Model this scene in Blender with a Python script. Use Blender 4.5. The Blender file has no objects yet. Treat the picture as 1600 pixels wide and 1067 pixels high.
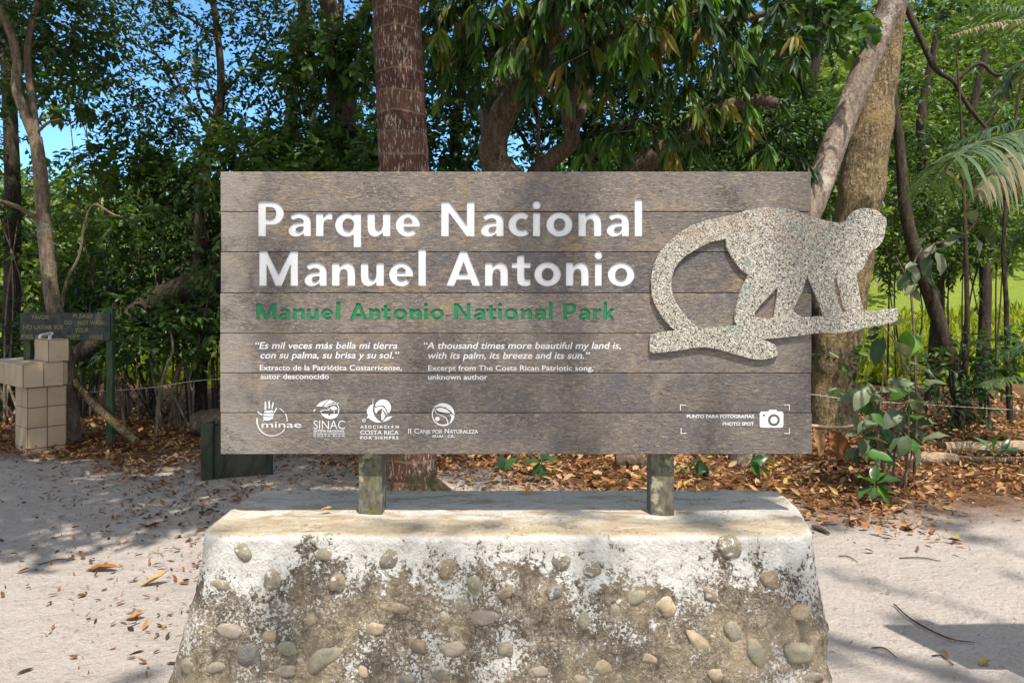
import bpy, bmesh, math, random
import numpy as np
from mathutils import Vector, Matrix, noise as mnoise

# ------------------------------------------------------------------ camera, light, exposure
F, HZ, EYE = 1111.0, 470.0, 1.55            # focal length in photo pixels, horizon row, eye height
scene = bpy.context.scene
cam_d = bpy.data.cameras.new("camera")
cam_d.sensor_width = 36.0
cam_d.lens = 36.0 * F / 1600.0
cam_d.shift_y = -(533.5 - HZ) / 1600.0
cam_d.clip_start, cam_d.clip_end = 0.05, 600.0
cam = bpy.data.objects.new("camera", cam_d)
scene.collection.objects.link(cam)
cam.location = (0, 0, EYE)
cam.rotation_euler = (math.radians(90), 0, 0)
scene.camera = cam

SUN = Vector((0.17, -0.45, 1.0)).normalized()
sun_d = bpy.data.lights.new("sun", 'SUN')
sun_d.energy, sun_d.angle, sun_d.color = 3.7, math.radians(0.55), (1.0, 0.945, 0.85)
sun = bpy.data.objects.new("sun", sun_d)
scene.collection.objects.link(sun)
sun.rotation_euler = SUN.to_track_quat('Z', 'Y').to_euler()

world = bpy.data.worlds.new("World")
scene.world = world
world.use_nodes = True
wn = world.node_tree
sky = wn.nodes.new("ShaderNodeTexSky")
sky.sky_type = 'NISHITA'
sky.sun_disc = False
sky.sun_elevation = math.asin(SUN.z)
sky.sun_rotation = math.atan2(SUN.x, SUN.y)
sky.air_density, sky.dust_density, sky.ozone_density = 1.0, 0.2, 2.4
bg = wn.nodes["Background"]
bg.inputs["Strength"].default_value = 0.15
def _w(t, ins, **kw):
    n = wn.nodes.new(t)
    for k, v in kw.items():
        setattr(n, k, v)
    for k, v in ins.items():
        if isinstance(v, bpy.types.NodeSocket):
            wn.links.new(v, n.inputs[k])
        else:
            n.inputs[k].default_value = v
    return n
# broken white cloud added for neutral fill light, thickest overhead and behind the viewer, thinning out over the wood
_dir = _w("ShaderNodeTexCoord", {}).outputs["Generated"]
_xyz = _w("ShaderNodeSeparateXYZ", {0: _dir})
_n = _w("ShaderNodeTexNoise", {"Vector": _dir, "Scale": 2.6, "Detail": 6.0, "Roughness": .55}).outputs["Fac"]
_b = _w("ShaderNodeMath", {0: _xyz.outputs[2], 1: .55, 2: _n}, operation='MULTIPLY_ADD').outputs[0]
_b = _w("ShaderNodeMath", {0: _xyz.outputs[1], 1: -.32, 2: _b}, operation='MULTIPLY_ADD').outputs[0]
_m = _w("ShaderNodeMapRange", {0: _b, 1: .62, 2: .95, 3: 0.0, 4: .72}).outputs[0]
_tint = _w("ShaderNodeMix", {0: 1.0, 6: sky.outputs[0], 7: (.62, .92, 1.12, 1)}, data_type='RGBA', blend_type='MULTIPLY').outputs[2]
_mx = _w("ShaderNodeMix", {0: _m, 6: _tint, 7: (6.4, 6.1, 5.7, 1)}, data_type='RGBA')
wn.links.new(_mx.outputs[2], bg.inputs[0])
scene.view_settings.view_transform = 'Standard'
scene.view_settings.look = 'None'
scene.view_settings.exposure = 0.82
scene.view_settings.gamma = 1.0
scene.render.engine = 'CYCLES'
scene.cycles.max_bounces = 8
scene.cycles.diffuse_bounces = 4
scene.cycles.transmission_bounces = 4
scene.cycles.use_denoising = True

rng = np.random.default_rng(7)
random.seed(7)
COL = scene.collection


def P(px, py, d):
    """world point seen at photo pixel (px, py) at distance d along the view axis"""
    return Vector(((px - 800) * d / F, d, EYE - (py - HZ) * d / F))


# ------------------------------------------------------------------ object helpers
def tag(o, label=None, cat=None, group=None, kind=None):
    if label: o["label"] = label
    if cat: o["category"] = cat
    if group: o["group"] = group
    if kind: o["kind"] = kind
    return o


def empty(name, loc=(0, 0, 0), label=None, cat=None, group=None, rz=0.0):
    o = bpy.data.objects.new(name, None)
    o.empty_display_size = 0.2
    COL.objects.link(o)
    o.location = loc
    o.rotation_euler = (0, 0, rz)
    return tag(o, label, cat, group)


def link(name, me, parent=None):
    o = bpy.data.objects.new(name, me)
    COL.objects.link(o)
    if parent is not None:
        o.parent = parent
    return o


def np_mesh(name, verts, faces, mats, rnd=None, midx=None, smooth=False):
    """faces: int array (n, k), every face with k corners"""
    me = bpy.data.meshes.new(name)
    n, k = faces.shape
    me.vertices.add(len(verts))
    me.vertices.foreach_set("co", np.asarray(verts, np.float32).ravel())
    me.loops.add(n * k)
    me.loops.foreach_set("vertex_index", faces.astype(np.int32).ravel())
    me.polygons.add(n)
    me.polygons.foreach_set("loop_start", np.arange(0, n * k, k, dtype=np.int32))
    if midx is not None:
        me.polygons.foreach_set("material_index", midx.astype(np.int32))
    if smooth:
        me.polygons.foreach_set("use_smooth", np.ones(n, bool))
    for m in mats:
        me.materials.append(m)
    me.update(calc_edges=True)
    if rnd is not None:
        a = me.attributes.new("rnd", 'FLOAT', 'FACE')
        a.data.foreach_set("value", rnd.astype(np.float32))
    return me


def smooth_path(pts, n):
    pts = [Vector(p) for p in pts]
    if len(pts) == 2:
        return [pts[0].lerp(pts[1], i / (n - 1)) for i in range(n)]
    out = []
    m = len(pts) - 1
    for i in range(n):
        t = i / (n - 1) * m
        k = min(int(t), m - 1)
        f = t - k
        p0 = pts[k - 1] if k > 0 else pts[k] * 2 - pts[k + 1]
        p1, p2 = pts[k], pts[k + 1]
        p3 = pts[k + 2] if k + 2 <= m else pts[k + 1] * 2 - pts[k]
        out.append(0.5 * ((2 * p1) + (p2 - p0) * f + (2 * p0 - 5 * p1 + 4 * p2 - p3) * f * f
                          + (3 * p1 - p0 - 3 * p2 + p3) * f ** 3))
    return out


class MB:
    """collects shapes that become ONE mesh"""
    def __init__(s):
        s.v, s.f, s.m, s.r = [], [], [], []

    def add(s, verts, faces, mat=0, rnd=0.5):
        o = len(s.v)
        s.v.extend([tuple(v) for v in verts])
        for f in faces:
            s.f.append(tuple(i + o for i in f))
            s.m.append(mat)
            s.r.append(rnd)

    def box(s, x0, x1, y0, y1, z0, z1, mat=0, rnd=0.5, bev=0.0):
        b = bmesh.new()
        bmesh.ops.create_cube(b, size=1)
        for v in b.verts:
            v.co = Vector((x0 + (v.co.x + .5) * (x1 - x0), y0 + (v.co.y + .5) * (y1 - y0), z0 + (v.co.z + .5) * (z1 - z0)))
        if bev > 0:
            bmesh.ops.bevel(b, geom=b.edges[:], offset=bev, segments=2, affect='EDGES', profile=.5)
        b.verts.index_update()
        s.add([v.co.copy() for v in b.verts], [[v.index for v in f.verts] for f in b.faces], mat, rnd)
        b.free()

    def tube(s, pts, radii, n=10, steps=None, rough=0.0, seed=0.0, mat=0, cap=True, freq=3.0, lobes=0.0):
        steps = steps or max(len(pts) * 4, 6)
        path = smooth_path(pts, steps)
        up = Vector((0.31, 0.93, 0.17))
        verts, faces = [], []
        m = len(radii) - 1
        nrm = None
        for i, p in enumerate(path):
            t = (path[min(i + 1, steps - 1)] - path[max(i - 1, 0)])
            t = t.normalized() if t.length > 1e-9 else Vector((0, 0, 1))
            if nrm is None:
                nrm = (up - t * up.dot(t)).normalized()
            else:
                nrm = (nrm - t * nrm.dot(t)).normalized()
            bi = t.cross(nrm)
            u = i / (steps - 1) * m
            k = min(int(u), m - 1) if m > 0 else 0
            r = radii[k] + (radii[min(k + 1, m)] - radii[k]) * (u - k)
            for j in range(n):
                a = 2 * math.pi * j / n
                d = nrm * math.cos(a) + bi * math.sin(a)
                rr = r
                if rough:
                    q = p + d * r
                    rr = r * (1 + rough * mnoise.noise(q * freq + Vector((seed, 0, 0)))
                              + rough * .5 * mnoise.noise(q * freq * 4 + Vector((0, seed, 0))))
                if lobes:
                    rr *= 1 + lobes * math.sin(a * 3 + seed) * (1 - i / steps)
                verts.append(p + d * rr)
        for i in range(steps - 1):
            for j in range(n):
                a, b = i * n + j, i * n + (j + 1) % n
                faces.append((a, b, b + n, a + n))
        if cap:
            faces.append(tuple(range(n - 1, -1, -1)))
            faces.append(tuple(range((steps - 1) * n, steps * n)))
        s.add(verts, faces, mat)

    def build(s, name, mats, parent=None, smooth=True, world=True):
        me = bpy.data.meshes.new(name)
        if parent is not None and world:
            o = parent.location
            s.v = [(v[0] - o.x, v[1] - o.y, v[2] - o.z) for v in s.v]
        me.from_pydata(s.v, [], s.f)
        for m in (mats if isinstance(mats, (list, tuple)) else [mats]):
            me.materials.append(m)
        me.polygons.foreach_set("material_index", np.array(s.m, np.int32))
        me.polygons.foreach_set("use_smooth", np.full(len(s.f), smooth))
        a = me.attributes.new("rnd", 'FLOAT', 'FACE')
        a.data.foreach_set("value", np.array(s.r, np.float32))
        me.update()
        if smooth:
            me.set_sharp_from_angle(angle=math.radians(50))
        return link(name, me, parent)


# ------------------------------------------------------------------ material helpers
def nd(nt, typ, ins=None, **attrs):
    n = nt.nodes.new(typ)
    for k, v in attrs.items():
        setattr(n, k, v)
    for k, v in (ins or {}).items():
        sk = n.inputs[k]
        if isinstance(v, bpy.types.NodeSocket):
            nt.links.new(v, sk)
        else:
            sk.default_value = v
    return n


def c4(c):
    return (c[0], c[1], c[2], 1.0)


def mat(name):
    m = bpy.data.materials.new(name)
    m.use_nodes = True
    nt = m.node_tree
    return m, nt, nt.nodes["Principled BSDF"]


def coords(nt, kind="Object"):
    return nd(nt, "ShaderNodeTexCoord").outputs[kind]


def scl(nt, vec, s, off=(0, 0, 0)):
    return nd(nt, "ShaderNodeMapping", {0: vec, "Scale": s if not isinstance(s, (int, float)) else (s, s, s), "Location": off}).outputs[0]


def noi(nt, vec, scale, detail=4.0, rough=0.6, dist=0.0):
    return nd(nt, "ShaderNodeTexNoise", {"Vector": vec, "Scale": scale, "Detail": detail, "Roughness": rough, "Distortion": dist}).outputs["Fac"]


def ramp(nt, fac, stops, interp='LINEAR'):
    n = nd(nt, "ShaderNodeValToRGB", {0: fac})
    cr = n.color_ramp
    cr.interpolation = interp
    while len(cr.elements) < len(stops):
        cr.elements.new(0.5)
    for e, (p, c) in zip(cr.elements, stops):
        e.position = p
        e.color = c4(c) if not isinstance(c, (int, float)) else (c, c, c, 1)
    return n.outputs[0]


def mth(nt, op, a, b=0.0, c=0.0, clamp=False):
    n = nd(nt, "ShaderNodeMath", {0: a, 1: b, 2: c}, operation=op)
    n.use_clamp = clamp
    return n.outputs[0]


def mixc(nt, fac, a, b, blend='MIX'):
    n = nt.nodes.new("ShaderNodeMix")
    n.data_type = 'RGBA'
    n.blend_type = blend
    for i, v in ((0, fac), (6, a), (7, b)):
        if isinstance(v, bpy.types.NodeSocket):
            nt.links.new(v, n.inputs[i])
        else:
            n.inputs[i].default_value = v if i == 0 else c4(v)
    return n.outputs[2]


def mrange(nt, v, a, b, c=0.0, d=1.0, smooth=False):
    return nd(nt, "ShaderNodeMapRange", {0: v, 1: a, 2: b, 3: c, 4: d}, interpolation_type='SMOOTHSTEP' if smooth else 'LINEAR').outputs[0]


def bump(nt, bs, h, strength=0.4, dist=0.01):
    b = nd(nt, "ShaderNodeBump", {"Height": h, "Strength": strength, "Distance": dist})
    nt.links.new(b.outputs[0], bs.inputs["Normal"])


def setb(nt, bs, col=None, rough=None, spec=None):
    if col is not None:
        if isinstance(col, bpy.types.NodeSocket):
            nt.links.new(col, bs.inputs["Base Color"])
        else:
            bs.inputs["Base Color"].default_value = c4(col)
    if rough is not None:
        if isinstance(rough, bpy.types.NodeSocket):
            nt.links.new(rough, bs.inputs["Roughness"])
        else:
            bs.inputs["Roughness"].default_value = rough
    if spec is not None:
        bs.inputs["Specular IOR Level"].default_value = spec


def attr(nt, name="rnd"):
    return nd(nt, "ShaderNodeAttribute", attribute_name=name).outputs["Fac"]


def leaf_mat(name, stops, trans=0.35, rough=0.42, spec=0.4, tint=(1.15, 1.25, .45)):
    m, nt, bs = mat(name)
    r = attr(nt)
    col = ramp(nt, r, stops)
    n = noi(nt, coords(nt), 9, 2)
    col = mixc(nt, mrange(nt, n, .3, .7, 0, .35), col, (.02, .03, .012), 'MIX')
    setb(nt, bs, col, rough, spec)
    tcol = mixc(nt, 1.0, col, tint, 'MULTIPLY')
    t = nd(nt, "ShaderNodeBsdfTranslucent", {"Color": tcol})
    mx = nd(nt, "ShaderNodeMixShader", {0: trans, 1: bs.outputs[0], 2: t.outputs[0]})
    nt.links.new(mx.outputs[0], nt.nodes["Material Output"].inputs[0])
    return m


def bark_mat(name, dark, mid, light, lichen=None, vs=(9, 9, 2.2), bstr=.7, lich_amt=.55):
    m, nt, bs = mat(name)
    co = coords(nt)
    v = scl(nt, co, vs)
    n1 = noi(nt, v, 3.0, 8, .65, .6)
    n2 = noi(nt, co, 3.2, 5, .6)
    n3 = noi(nt, co, 38, 3, .6)
    f = mth(nt, 'ADD', mth(nt, 'MULTIPLY', n1, .7), mth(nt, 'MULTIPLY', n3, .3))
    col = ramp(nt, f, [(.32, dark), (.5, mid), (.68, light)])
    if lichen:
        col = mixc(nt, mrange(nt, mth(nt, 'ADD', mth(nt, 'MULTIPLY', n2, .7), mth(nt, 'MULTIPLY', n3, .3)), lich_amt - .04, lich_amt + .08), col, lichen)
    setb(nt, bs, col, .9, .2)
    bump(nt, bs, f, bstr, .03)
    return m


M = {}
G1 = [(0, (.026, .062, .018)), (.5, (.056, .125, .025)), (.85, (.11, .19, .033)), (1, (.20, .27, .045))]
M['leaf_dark'] = leaf_mat("leaf_dark", [(0, (.022, .052, .017)), (.6, (.046, .108, .026)), (1, (.10, .19, .035))], .36)
M['leaf_mid'] = leaf_mat("leaf_mid", G1, .38)
M['leaf_bright'] = leaf_mat("leaf_bright", [(0, (.045, .11, .02)), (.5, (.10, .19, .03)), (1, (.20, .28, .045))], .45)
M['leaf_mango'] = leaf_mat("leaf_mango", [(0, (.024, .058, .022)), (.40, (.050, .105, .030)), (.60, (.085, .19, .024)), (.80, (.14, .27, .035)), (.87, (.26, .24, .04)), (.95, (.30, .20, .05)), (1, (.22, .15, .05))], .40, .5, .35)
M['leaf_dusty'] = leaf_mat("leaf_dusty", [(0, (.05, .09, .04)), (.5, (.14, .17, .09)), (.8, (.25, .27, .16)), (.9, (.06, .17, .02)), (1, (.12, .27, .03))], .22, .45, .35)
M['leaf_glossy'] = leaf_mat("leaf_glossy", [(0, (.03, .08, .03)), (.5, (.07, .16, .045)), (1, (.10, .27, .03))], .28, .28, .5)
M['leaf_far'] = leaf_mat("leaf_far", [(0, (.07, .12, .03)), (.5, (.17, .24, .055)), (1, (.32, .36, .09))], .35)
M['frond'] = leaf_mat("frond", [(0, (.035, .085, .025)), (.55, (.09, .155, .05)), (.8, (.20, .21, .10)), (1, (.36, .26, .16))], .3, .4, .4, (1.1, 1.15, .6))
M['grass'] = leaf_mat("grass_blades", [(0, (.20, .27, .015)), (.6, (.40, .46, .03)), (1, (.55, .50, .12))], .45, .5, .2, (1.2, 1.25, .3))
M['litter'] = leaf_mat("dry_leaf", [(0, (.035, .022, .014)), (.25, (.14, .060, .026)), (.5, (.31, .125, .042)), (.72, (.46, .25, .11)), (.9, (.55, .37, .21)), (.97, (.42, .30, .05)), (1, (.30, .05, .03))], .12, .7, .2, (1.1, .9, .6))
M['twig'], _nt, _b = mat("twig_bark"); setb(_nt, _b, (.10, .075, .05), .85, .2)
M['bark_pale'] = bark_mat("bark_pale_brown", (.05, .035, .022), (.17, .125, .085), (.30, .24, .17), (.27, .26, .2), lich_amt=.6)
M['bark_dark'] = bark_mat("bark_dark_brown", (.018, .014, .010), (.055, .040, .028), (.12, .09, .06))
M['bark_mango'] = bark_mat("bark_mango", (.03, .022, .016), (.10, .07, .048), (.20, .15, .105), (.20, .20, .15), lich_amt=.6)
M['bark_ochre'] = bark_mat("bark_ochre", (.028, .020, .013), (.20, .142, .078), (.50, .385, .24), (.34, .245, .11), vs=(11, 11, 4), bstr=1.4, lich_amt=.55)
M['bark_grey'] = bark_mat("bark_grey_mottled", (.08, .058, .045), (.24, .18, .14), (.42, .34, .27), (.50, .43, .36), vs=(7, 7, 3), lich_amt=.57)
M['log'] = bark_mat("dead_wood", (.12, .075, .045), (.36, .26, .17), (.55, .43, .31), vs=(2, 12, 12))


def mat_palm():
    m, nt, bs = mat("bark_palm_ringed")
    co = coords(nt)
    sep = nd(nt, "ShaderNodeSeparateXYZ", {0: co})
    zz = mth(nt, 'ADD', sep.outputs[2], mth(nt, 'MULTIPLY', noi(nt, co, 4, 3), .08))
    ring = mth(nt, 'FRACT', mth(nt, 'MULTIPLY', zz, 6.2))
    edge = mth(nt, 'LESS_THAN', ring, .10)
    bandn = nd(nt, "ShaderNodeTexWhiteNoise", {1: mth(nt, 'FLOOR', mth(nt, 'MULTIPLY', zz, 6.2))}, noise_dimensions='1D').outputs[0]
    fib = noi(nt, scl(nt, co, (26, 26, 5)), 2.6, 6, .7, .4)
    big = noi(nt, scl(nt, co, (3, 3, 1.4)), 1.6, 4, .6)
    base = mixc(nt, bandn, (.060, .027, .021), (.115, .058, .038))
    base = mixc(nt, mrange(nt, big, .45, .65), base, (.085, .034, .03))
    col = mixc(nt, mrange(nt, mth(nt, 'ADD', fib, mth(nt, 'MULTIPLY', big, .30)), .69, .80), base, (.42, .34, .26))
    col = mixc(nt, mth(nt, 'MULTIPLY', edge, .6), col, (.19, .13, .09))
    moss = mrange(nt, sep.outputs[2], .2, 1.2, 1, 0)
    col = mixc(nt, mth(nt, 'MULTIPLY', moss, mrange(nt, noi(nt, co, 5, 4), .45, .6)), col, (.030, .032, .014))
    setb(nt, bs, col, .9, .2)
    bump(nt, bs, mth(nt, 'ADD', fib, mth(nt, 'MULTIPLY', ring, .4)), .6, .02)
    return m


M['palm'] = mat_palm()


def mat_boards(z0, hb):
    m, nt, bs = mat("weathered_boards")
    co = nd(nt, "ShaderNodeNewGeometry").outputs["Position"]
    sep = nd(nt, "ShaderNodeSeparateXYZ", {0: co})
    idx = mth(nt, 'FLOOR', mth(nt, 'DIVIDE', mth(nt, 'SUBTRACT', sep.outputs[2], z0), hb))
    wn_ = nd(nt, "ShaderNodeTexWhiteNoise", {1: idx}, noise_dimensions='1D')
    off = nd(nt, "ShaderNodeVectorMath", {0: wn_.outputs[1], 1: (7, 7, 7)}, operation='MULTIPLY').outputs[0]
    v = nd(nt, "ShaderNodeVectorMath", {0: co, 1: off}, operation='ADD').outputs[0]
    grain = noi(nt, scl(nt, v, (1, 1, 4.0)), 38, 7, .72, .9)
    fine = noi(nt, scl(nt, v, (1, 1, 3.0)), 110, 4, .7, .4)
    patch = noi(nt, scl(nt, v, (1.0, 1, 1.5)), 4.2, 8, .72, .5)
    patch2 = noi(nt, scl(nt, v, (1.2, 1, 1.0), (3, 1, 5)), 5.5, 6, .65, .6)
    g = mth(nt, 'ADD', mth(nt, 'MULTIPLY', grain, .6), mth(nt, 'MULTIPLY', fine, .4))
    col = ramp(nt, g, [(.31, (.038, .033, .031)), (.43, (.110, .096, .091)), (.55, (.19, .166, .152)), (.66, (.43, .385, .345))])
    tone = ramp(nt, wn_.outputs[0], [(0, (.78, .77, .79)), (1, (1.18, 1.13, 1.06))])
    col = mixc(nt, 1.0, col, tone, 'MULTIPLY')
    # ochre lichen is strongest on the upper boards and the left end, slate stains lower down
    hi = mrange(nt, sep.outputs[2], 1.1, 1.85, .35, 1.0)
    lf = mrange(nt, sep.outputs[0], -1.05, -.75, .28, 0)
    och = mth(nt, 'MULTIPLY', mrange(nt, mth(nt, 'ADD', patch, mth(nt, 'MULTIPLY', mth(nt, 'SUBTRACT', grain, .5), .8)), .53, .68), mth(nt, 'ADD', hi, lf, clamp=True))
    col = mixc(nt, mth(nt, 'MULTIPLY', och, .65), col, (.36, .245, .125))
    col = mixc(nt, mth(nt, 'MULTIPLY', mrange(nt, mth(nt, 'ADD', patch2, lf), .54, .78), .55), col, (.33, .295, .255))
    sl = mrange(nt, patch2, .43, .30)
    col = mixc(nt, mth(nt, 'MULTIPLY', sl, .6), col, (.088, .084, .115))
    dk = mrange(nt, mth(nt, 'ADD', patch, mth(nt, 'MULTIPLY', mth(nt, 'SUBTRACT', fine, .5), .6)), .42, .30)
    col = mixc(nt, mth(nt, 'MULTIPLY', dk, .8), col, (.045, .037, .03))
    # chipped flecks
    fl = mth(nt, 'MULTIPLY', mrange(nt, fine, .66, .72), mrange(nt, patch2, .42, .6))
    col = mixc(nt, mth(nt, 'MULTIPLY', fl, .7), col, (.52, .45, .38))
    setb(nt, bs, col, .62, .35)
    bump(nt, bs, g, .9, .008)
    return m


def mat_paint(name, c, dirt=(.35, .3, .25), amt=.5):
    m, nt, bs = mat(name)
    co = coords(nt)
    f = noi(nt, scl(nt, co, (1, 1, 2.5)), 90, 5, .7)
    b = noi(nt, co, 14, 4, .6)
    chip = mrange(nt, mth(nt, 'ADD', mth(nt, 'MULTIPLY', f, .7), mth(nt, 'MULTIPLY', b, .3)), .45, .36)
    col = mixc(nt, mth(nt, 'MULTIPLY', chip, amt), c, dirt)
    setb(nt, bs, col, .55, .3)
    bump(nt, bs, f, .3, .003)
    return m


M['white_paint'] = mat_paint("white_lettering_paint", (.67, .66, .68))
M['green_paint'] = mat_paint("green_lettering_paint", (.012, .20, .075), (.02, .07, .035), .7)
M['yellow_paint'] = mat_paint("faded_yellow_paint", (.22, .185, .085), (.05, .055, .05), 1.0)
M['dark_ring'] = mat_paint("dark_grey_paint", (.10, .085, .08))


def mat_post():
    m, nt, bs = mat("lichened_post")
    co = coords(nt)
    f = noi(nt, scl(nt, co, (1, 1, .5)), 60, 6, .7)
    b = noi(nt, co, 16, 4, .6)
    col = ramp(nt, f, [(.3, (.05, .046, .034)), (.5, (.125, .115, .085)), (.7, (.22, .205, .155))])
    col = mixc(nt, mrange(nt, b, .58, .64), col, (.31, .30, .20))
    col = mixc(nt, mrange(nt, b, .40, .32), col, (.14, .125, .055))
    setb(nt, bs, col, .85, .2)
    bump(nt, bs, f, .5, .004)
    return m


M['post'] = mat_post()


def mat_terrazzo():
    m, nt, bs = mat("speckled_granite_plaster")
    co = coords(nt)
    w = nd(nt, "ShaderNodeVectorMath", {0: co, 1: nd(nt, "ShaderNodeVectorMath", {0: nd(nt, "ShaderNodeTexNoise", {"Vector": co, "Scale": 130.0}).outputs["Color"], 1: (.006, .006, .006)}, operation='MULTIPLY').outputs[0]}, operation='ADD').outputs[0]
    vo = nd(nt, "ShaderNodeTexVoronoi", {"Vector": w, "Scale": 285.0})
    sp = nd(nt, "ShaderNodeSeparateColor", {0: vo.outputs["Color"]})
    col = ramp(nt, sp.outputs[0], [(0, (.05, .048, .045)), (.12, (.13, .12, .105)), (.22, (.27, .245, .205)), (.46, (.41, .37, .305)), (.74, (.53, .485, .41)), (.92, (.66, .63, .575))], 'CONSTANT')
    b = noi(nt, co, 7, 4, .65)
    col = mixc(nt, mth(nt, 'MULTIPLY', mrange(nt, b, .60, .70), .4), col, (.12, .24, .20))
    b2 = noi(nt, scl(nt, co, 1, (4, 2, 9)), 5, 4, .6)
    col = mixc(nt, mth(nt, 'MULTIPLY', mrange(nt, b2, .54, .68), .4), col, (.34, .22, .15))
    setb(nt, bs, col, .75, .3)
    bump(nt, bs, vo.outputs["Distance"], .6, .004)
    return m


M['terrazzo'] = mat_terrazzo()


def mat_plinth():
    m, nt, bs = mat("flaking_whitewashed_concrete")
    co = nd(nt, "ShaderNodeNewGeometry").outputs["Position"]
    sep = nd(nt, "ShaderNodeSeparateXYZ", {0: co})
    nz = nd(nt, "ShaderNodeSeparateXYZ", {0: nd(nt, "ShaderNodeNewGeometry").outputs["Normal"]}).outputs[2]
    big = noi(nt, scl(nt, co, (1.0, 1, .55)), 3.2, 4, .55, .5)
    med = noi(nt, co, 17, 6, .66, .5)
    fin = noi(nt, co, 62, 5, .7, .8)
    val = mth(nt, 'ADD', mth(nt, 'ADD', mth(nt, 'MULTIPLY', big, .55), mth(nt, 'MULTIPLY', med, .45)), mth(nt, 'MULTIPLY', fin, .52))
    drip = noi(nt, scl(nt, co, (11, 11, 1.0), (4, 1, 2)), 1.6, 3, .5)
    zf = mth(nt, 'ADD', mrange(nt, sep.outputs[2], .46, .76, -.03, .285), mth(nt, 'MULTIPLY', drip, .16))
    white = mrange(nt, mth(nt, 'ADD', val, zf), .985, 1.015)
    spk = noi(nt, co, 95, 4, .65, .6)
    spm = noi(nt, scl(nt, co, (1, 1, 1), (7, 1, 3)), 5.5, 5, .6)
    white = mth(nt, 'MAXIMUM', white, mth(nt, 'MULTIPLY', mrange(nt, mth(nt, 'ADD', spk, mth(nt, 'MULTIPLY', mth(nt, 'SUBTRACT', spm, .5), 1.0)), .575, .605), .92))
    white = mth(nt, 'MULTIPLY', white, mrange(nt, mth(nt, 'ADD', spk, mth(nt, 'MULTIPLY', zf, .35)), .42, .465))
    under = ramp(nt, mth(nt, 'ADD', mth(nt, 'MULTIPLY', fin, .55), mth(nt, 'MULTIPLY', med, .45)), [(.30, (.040, .033, .026)), (.42, (.105, .084, .062)), (.54, (.225, .182, .135)), (.66, (.46, .40, .32))])
    gr = noi(nt, co, 210, 3, .75)
    gr2 = noi(nt, co, 88, 5, .75, .4)
    under = mixc(nt, 1.0, under, ramp(nt, mth(nt, 'ADD', mth(nt, 'MULTIPLY', gr, .45), mth(nt, 'MULTIPLY', gr2, .55)), [(.34, .30), (.48, .95), (.62, 1.9)]), 'MULTIPLY')
    och = noi(nt, scl(nt, co, 1, (5, 5, 5)), 4.5, 5, .6)
    low = mrange(nt, sep.outputs[2], .30, .60, .75, 0)
    under = mixc(nt, mth(nt, 'MULTIPLY', mrange(nt, mth(nt, 'ADD', och, mth(nt, 'MULTIPLY', low, .12)), .52, .68), .5), under, (.46, .36, .23))
    under = mixc(nt, mth(nt, 'MULTIPLY', mrange(nt, och, .45, .33), .6), under, (.085, .068, .050))
    streak = noi(nt, scl(nt, co, (9, 9, 1.1), (2, 2, 2)), 2, 3, .5)
    under = mixc(nt, mth(nt, 'MULTIPLY', mrange(nt, streak, .54, .68), .65), under, (.085, .072, .058))
    wcol = mixc(nt, mrange(nt, med, .35, .65), (.50, .46, .41), (.68, .66, .63))
    side = mixc(nt, white, under, wcol)
    # top: worn pale cement with a brown weathered band towards the front edge
    tn = noi(nt, scl(nt, co, (1, 2.6, 1)), 7, 6, .65, .6)
    band = mrange(nt, mth(nt, 'ADD', sep.outputs[1], mth(nt, 'MULTIPLY', mth(nt, 'SUBTRACT', tn, .5), .22)), 2.50, 2.56)
    top = mixc(nt, mrange(nt, tn, .38, .6), (.40, .31, .20), (.52, .45, .35))
    top = mixc(nt, mth(nt, 'MULTIPLY', band, mrange(nt, tn, .36, .55)), top, (.60, .555, .495))
    top = mixc(nt, mth(nt, 'MULTIPLY', mrange(nt, fin, .44, .34), .6), top, (.17, .145, .115))
    col = mixc(nt, mrange(nt, nz, .62, .9), side, top)
    setb(nt, bs, col, .9, .2)
    h = mth(nt, 'ADD', mth(nt, 'MULTIPLY', white, .35), mth(nt, 'ADD', mth(nt, 'MULTIPLY', gr2, .6), mth(nt, 'ADD', mth(nt, 'MULTIPLY', fin, .7), mth(nt, 'MULTIPLY', med, .8))))
    bump(nt, bs, h, .85, .014)
    return m


M['plinth'] = mat_plinth()


def mat_stone(name, a, b):
    m, nt, bs = mat(name)
    co = coords(nt)
    n = noi(nt, scl(nt, co, (1, 1, 2)), 22, 5, .6, .8)
    f = noi(nt, co, 160, 3, .7)
    col = mixc(nt, mrange(nt, n, .35, .65), a, b)
    col = mixc(nt, mth(nt, 'MULTIPLY', mrange(nt, f, .58, .7), .5), col, (.5, .45, .38))
    du = noi(nt, co, 34, 5, .65)
    col = mixc(nt, mth(nt, 'MULTIPLY', mrange(nt, du, .50, .60), .7), col, (.27, .215, .15))
    wp = mrange(nt, nd(nt, "ShaderNodeSeparateXYZ", {0: nd(nt, "ShaderNodeNewGeometry").outputs["Position"]}).outputs[2], .45, .75)
    col = mixc(nt, mth(nt, 'MULTIPLY', mrange(nt, noi(nt, co, 48, 5, .7), .56, .60), wp), col, (.62, .59, .55))
    setb(nt, bs, col, .8, .25)
    bump(nt, bs, f, .25, .003)
    return m


STONES = [mat_stone("cobble_grey", (.15, .13, .105), (.24, .21, .165)), mat_stone("cobble_olive", (.17, .155, .115), (.26, .235, .165)),
          mat_stone("cobble_brown", (.14, .105, .075), (.24, .185, .13)), mat_stone("cobble_tan", (.28, .215, .14), (.40, .31, .21)),
          mat_stone("cobble_pinkish", (.22, .18, .145), (.33, .275, .225)), mat_stone("cobble_slate", (.11, .105, .10), (.19, .175, .16))]


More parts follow.
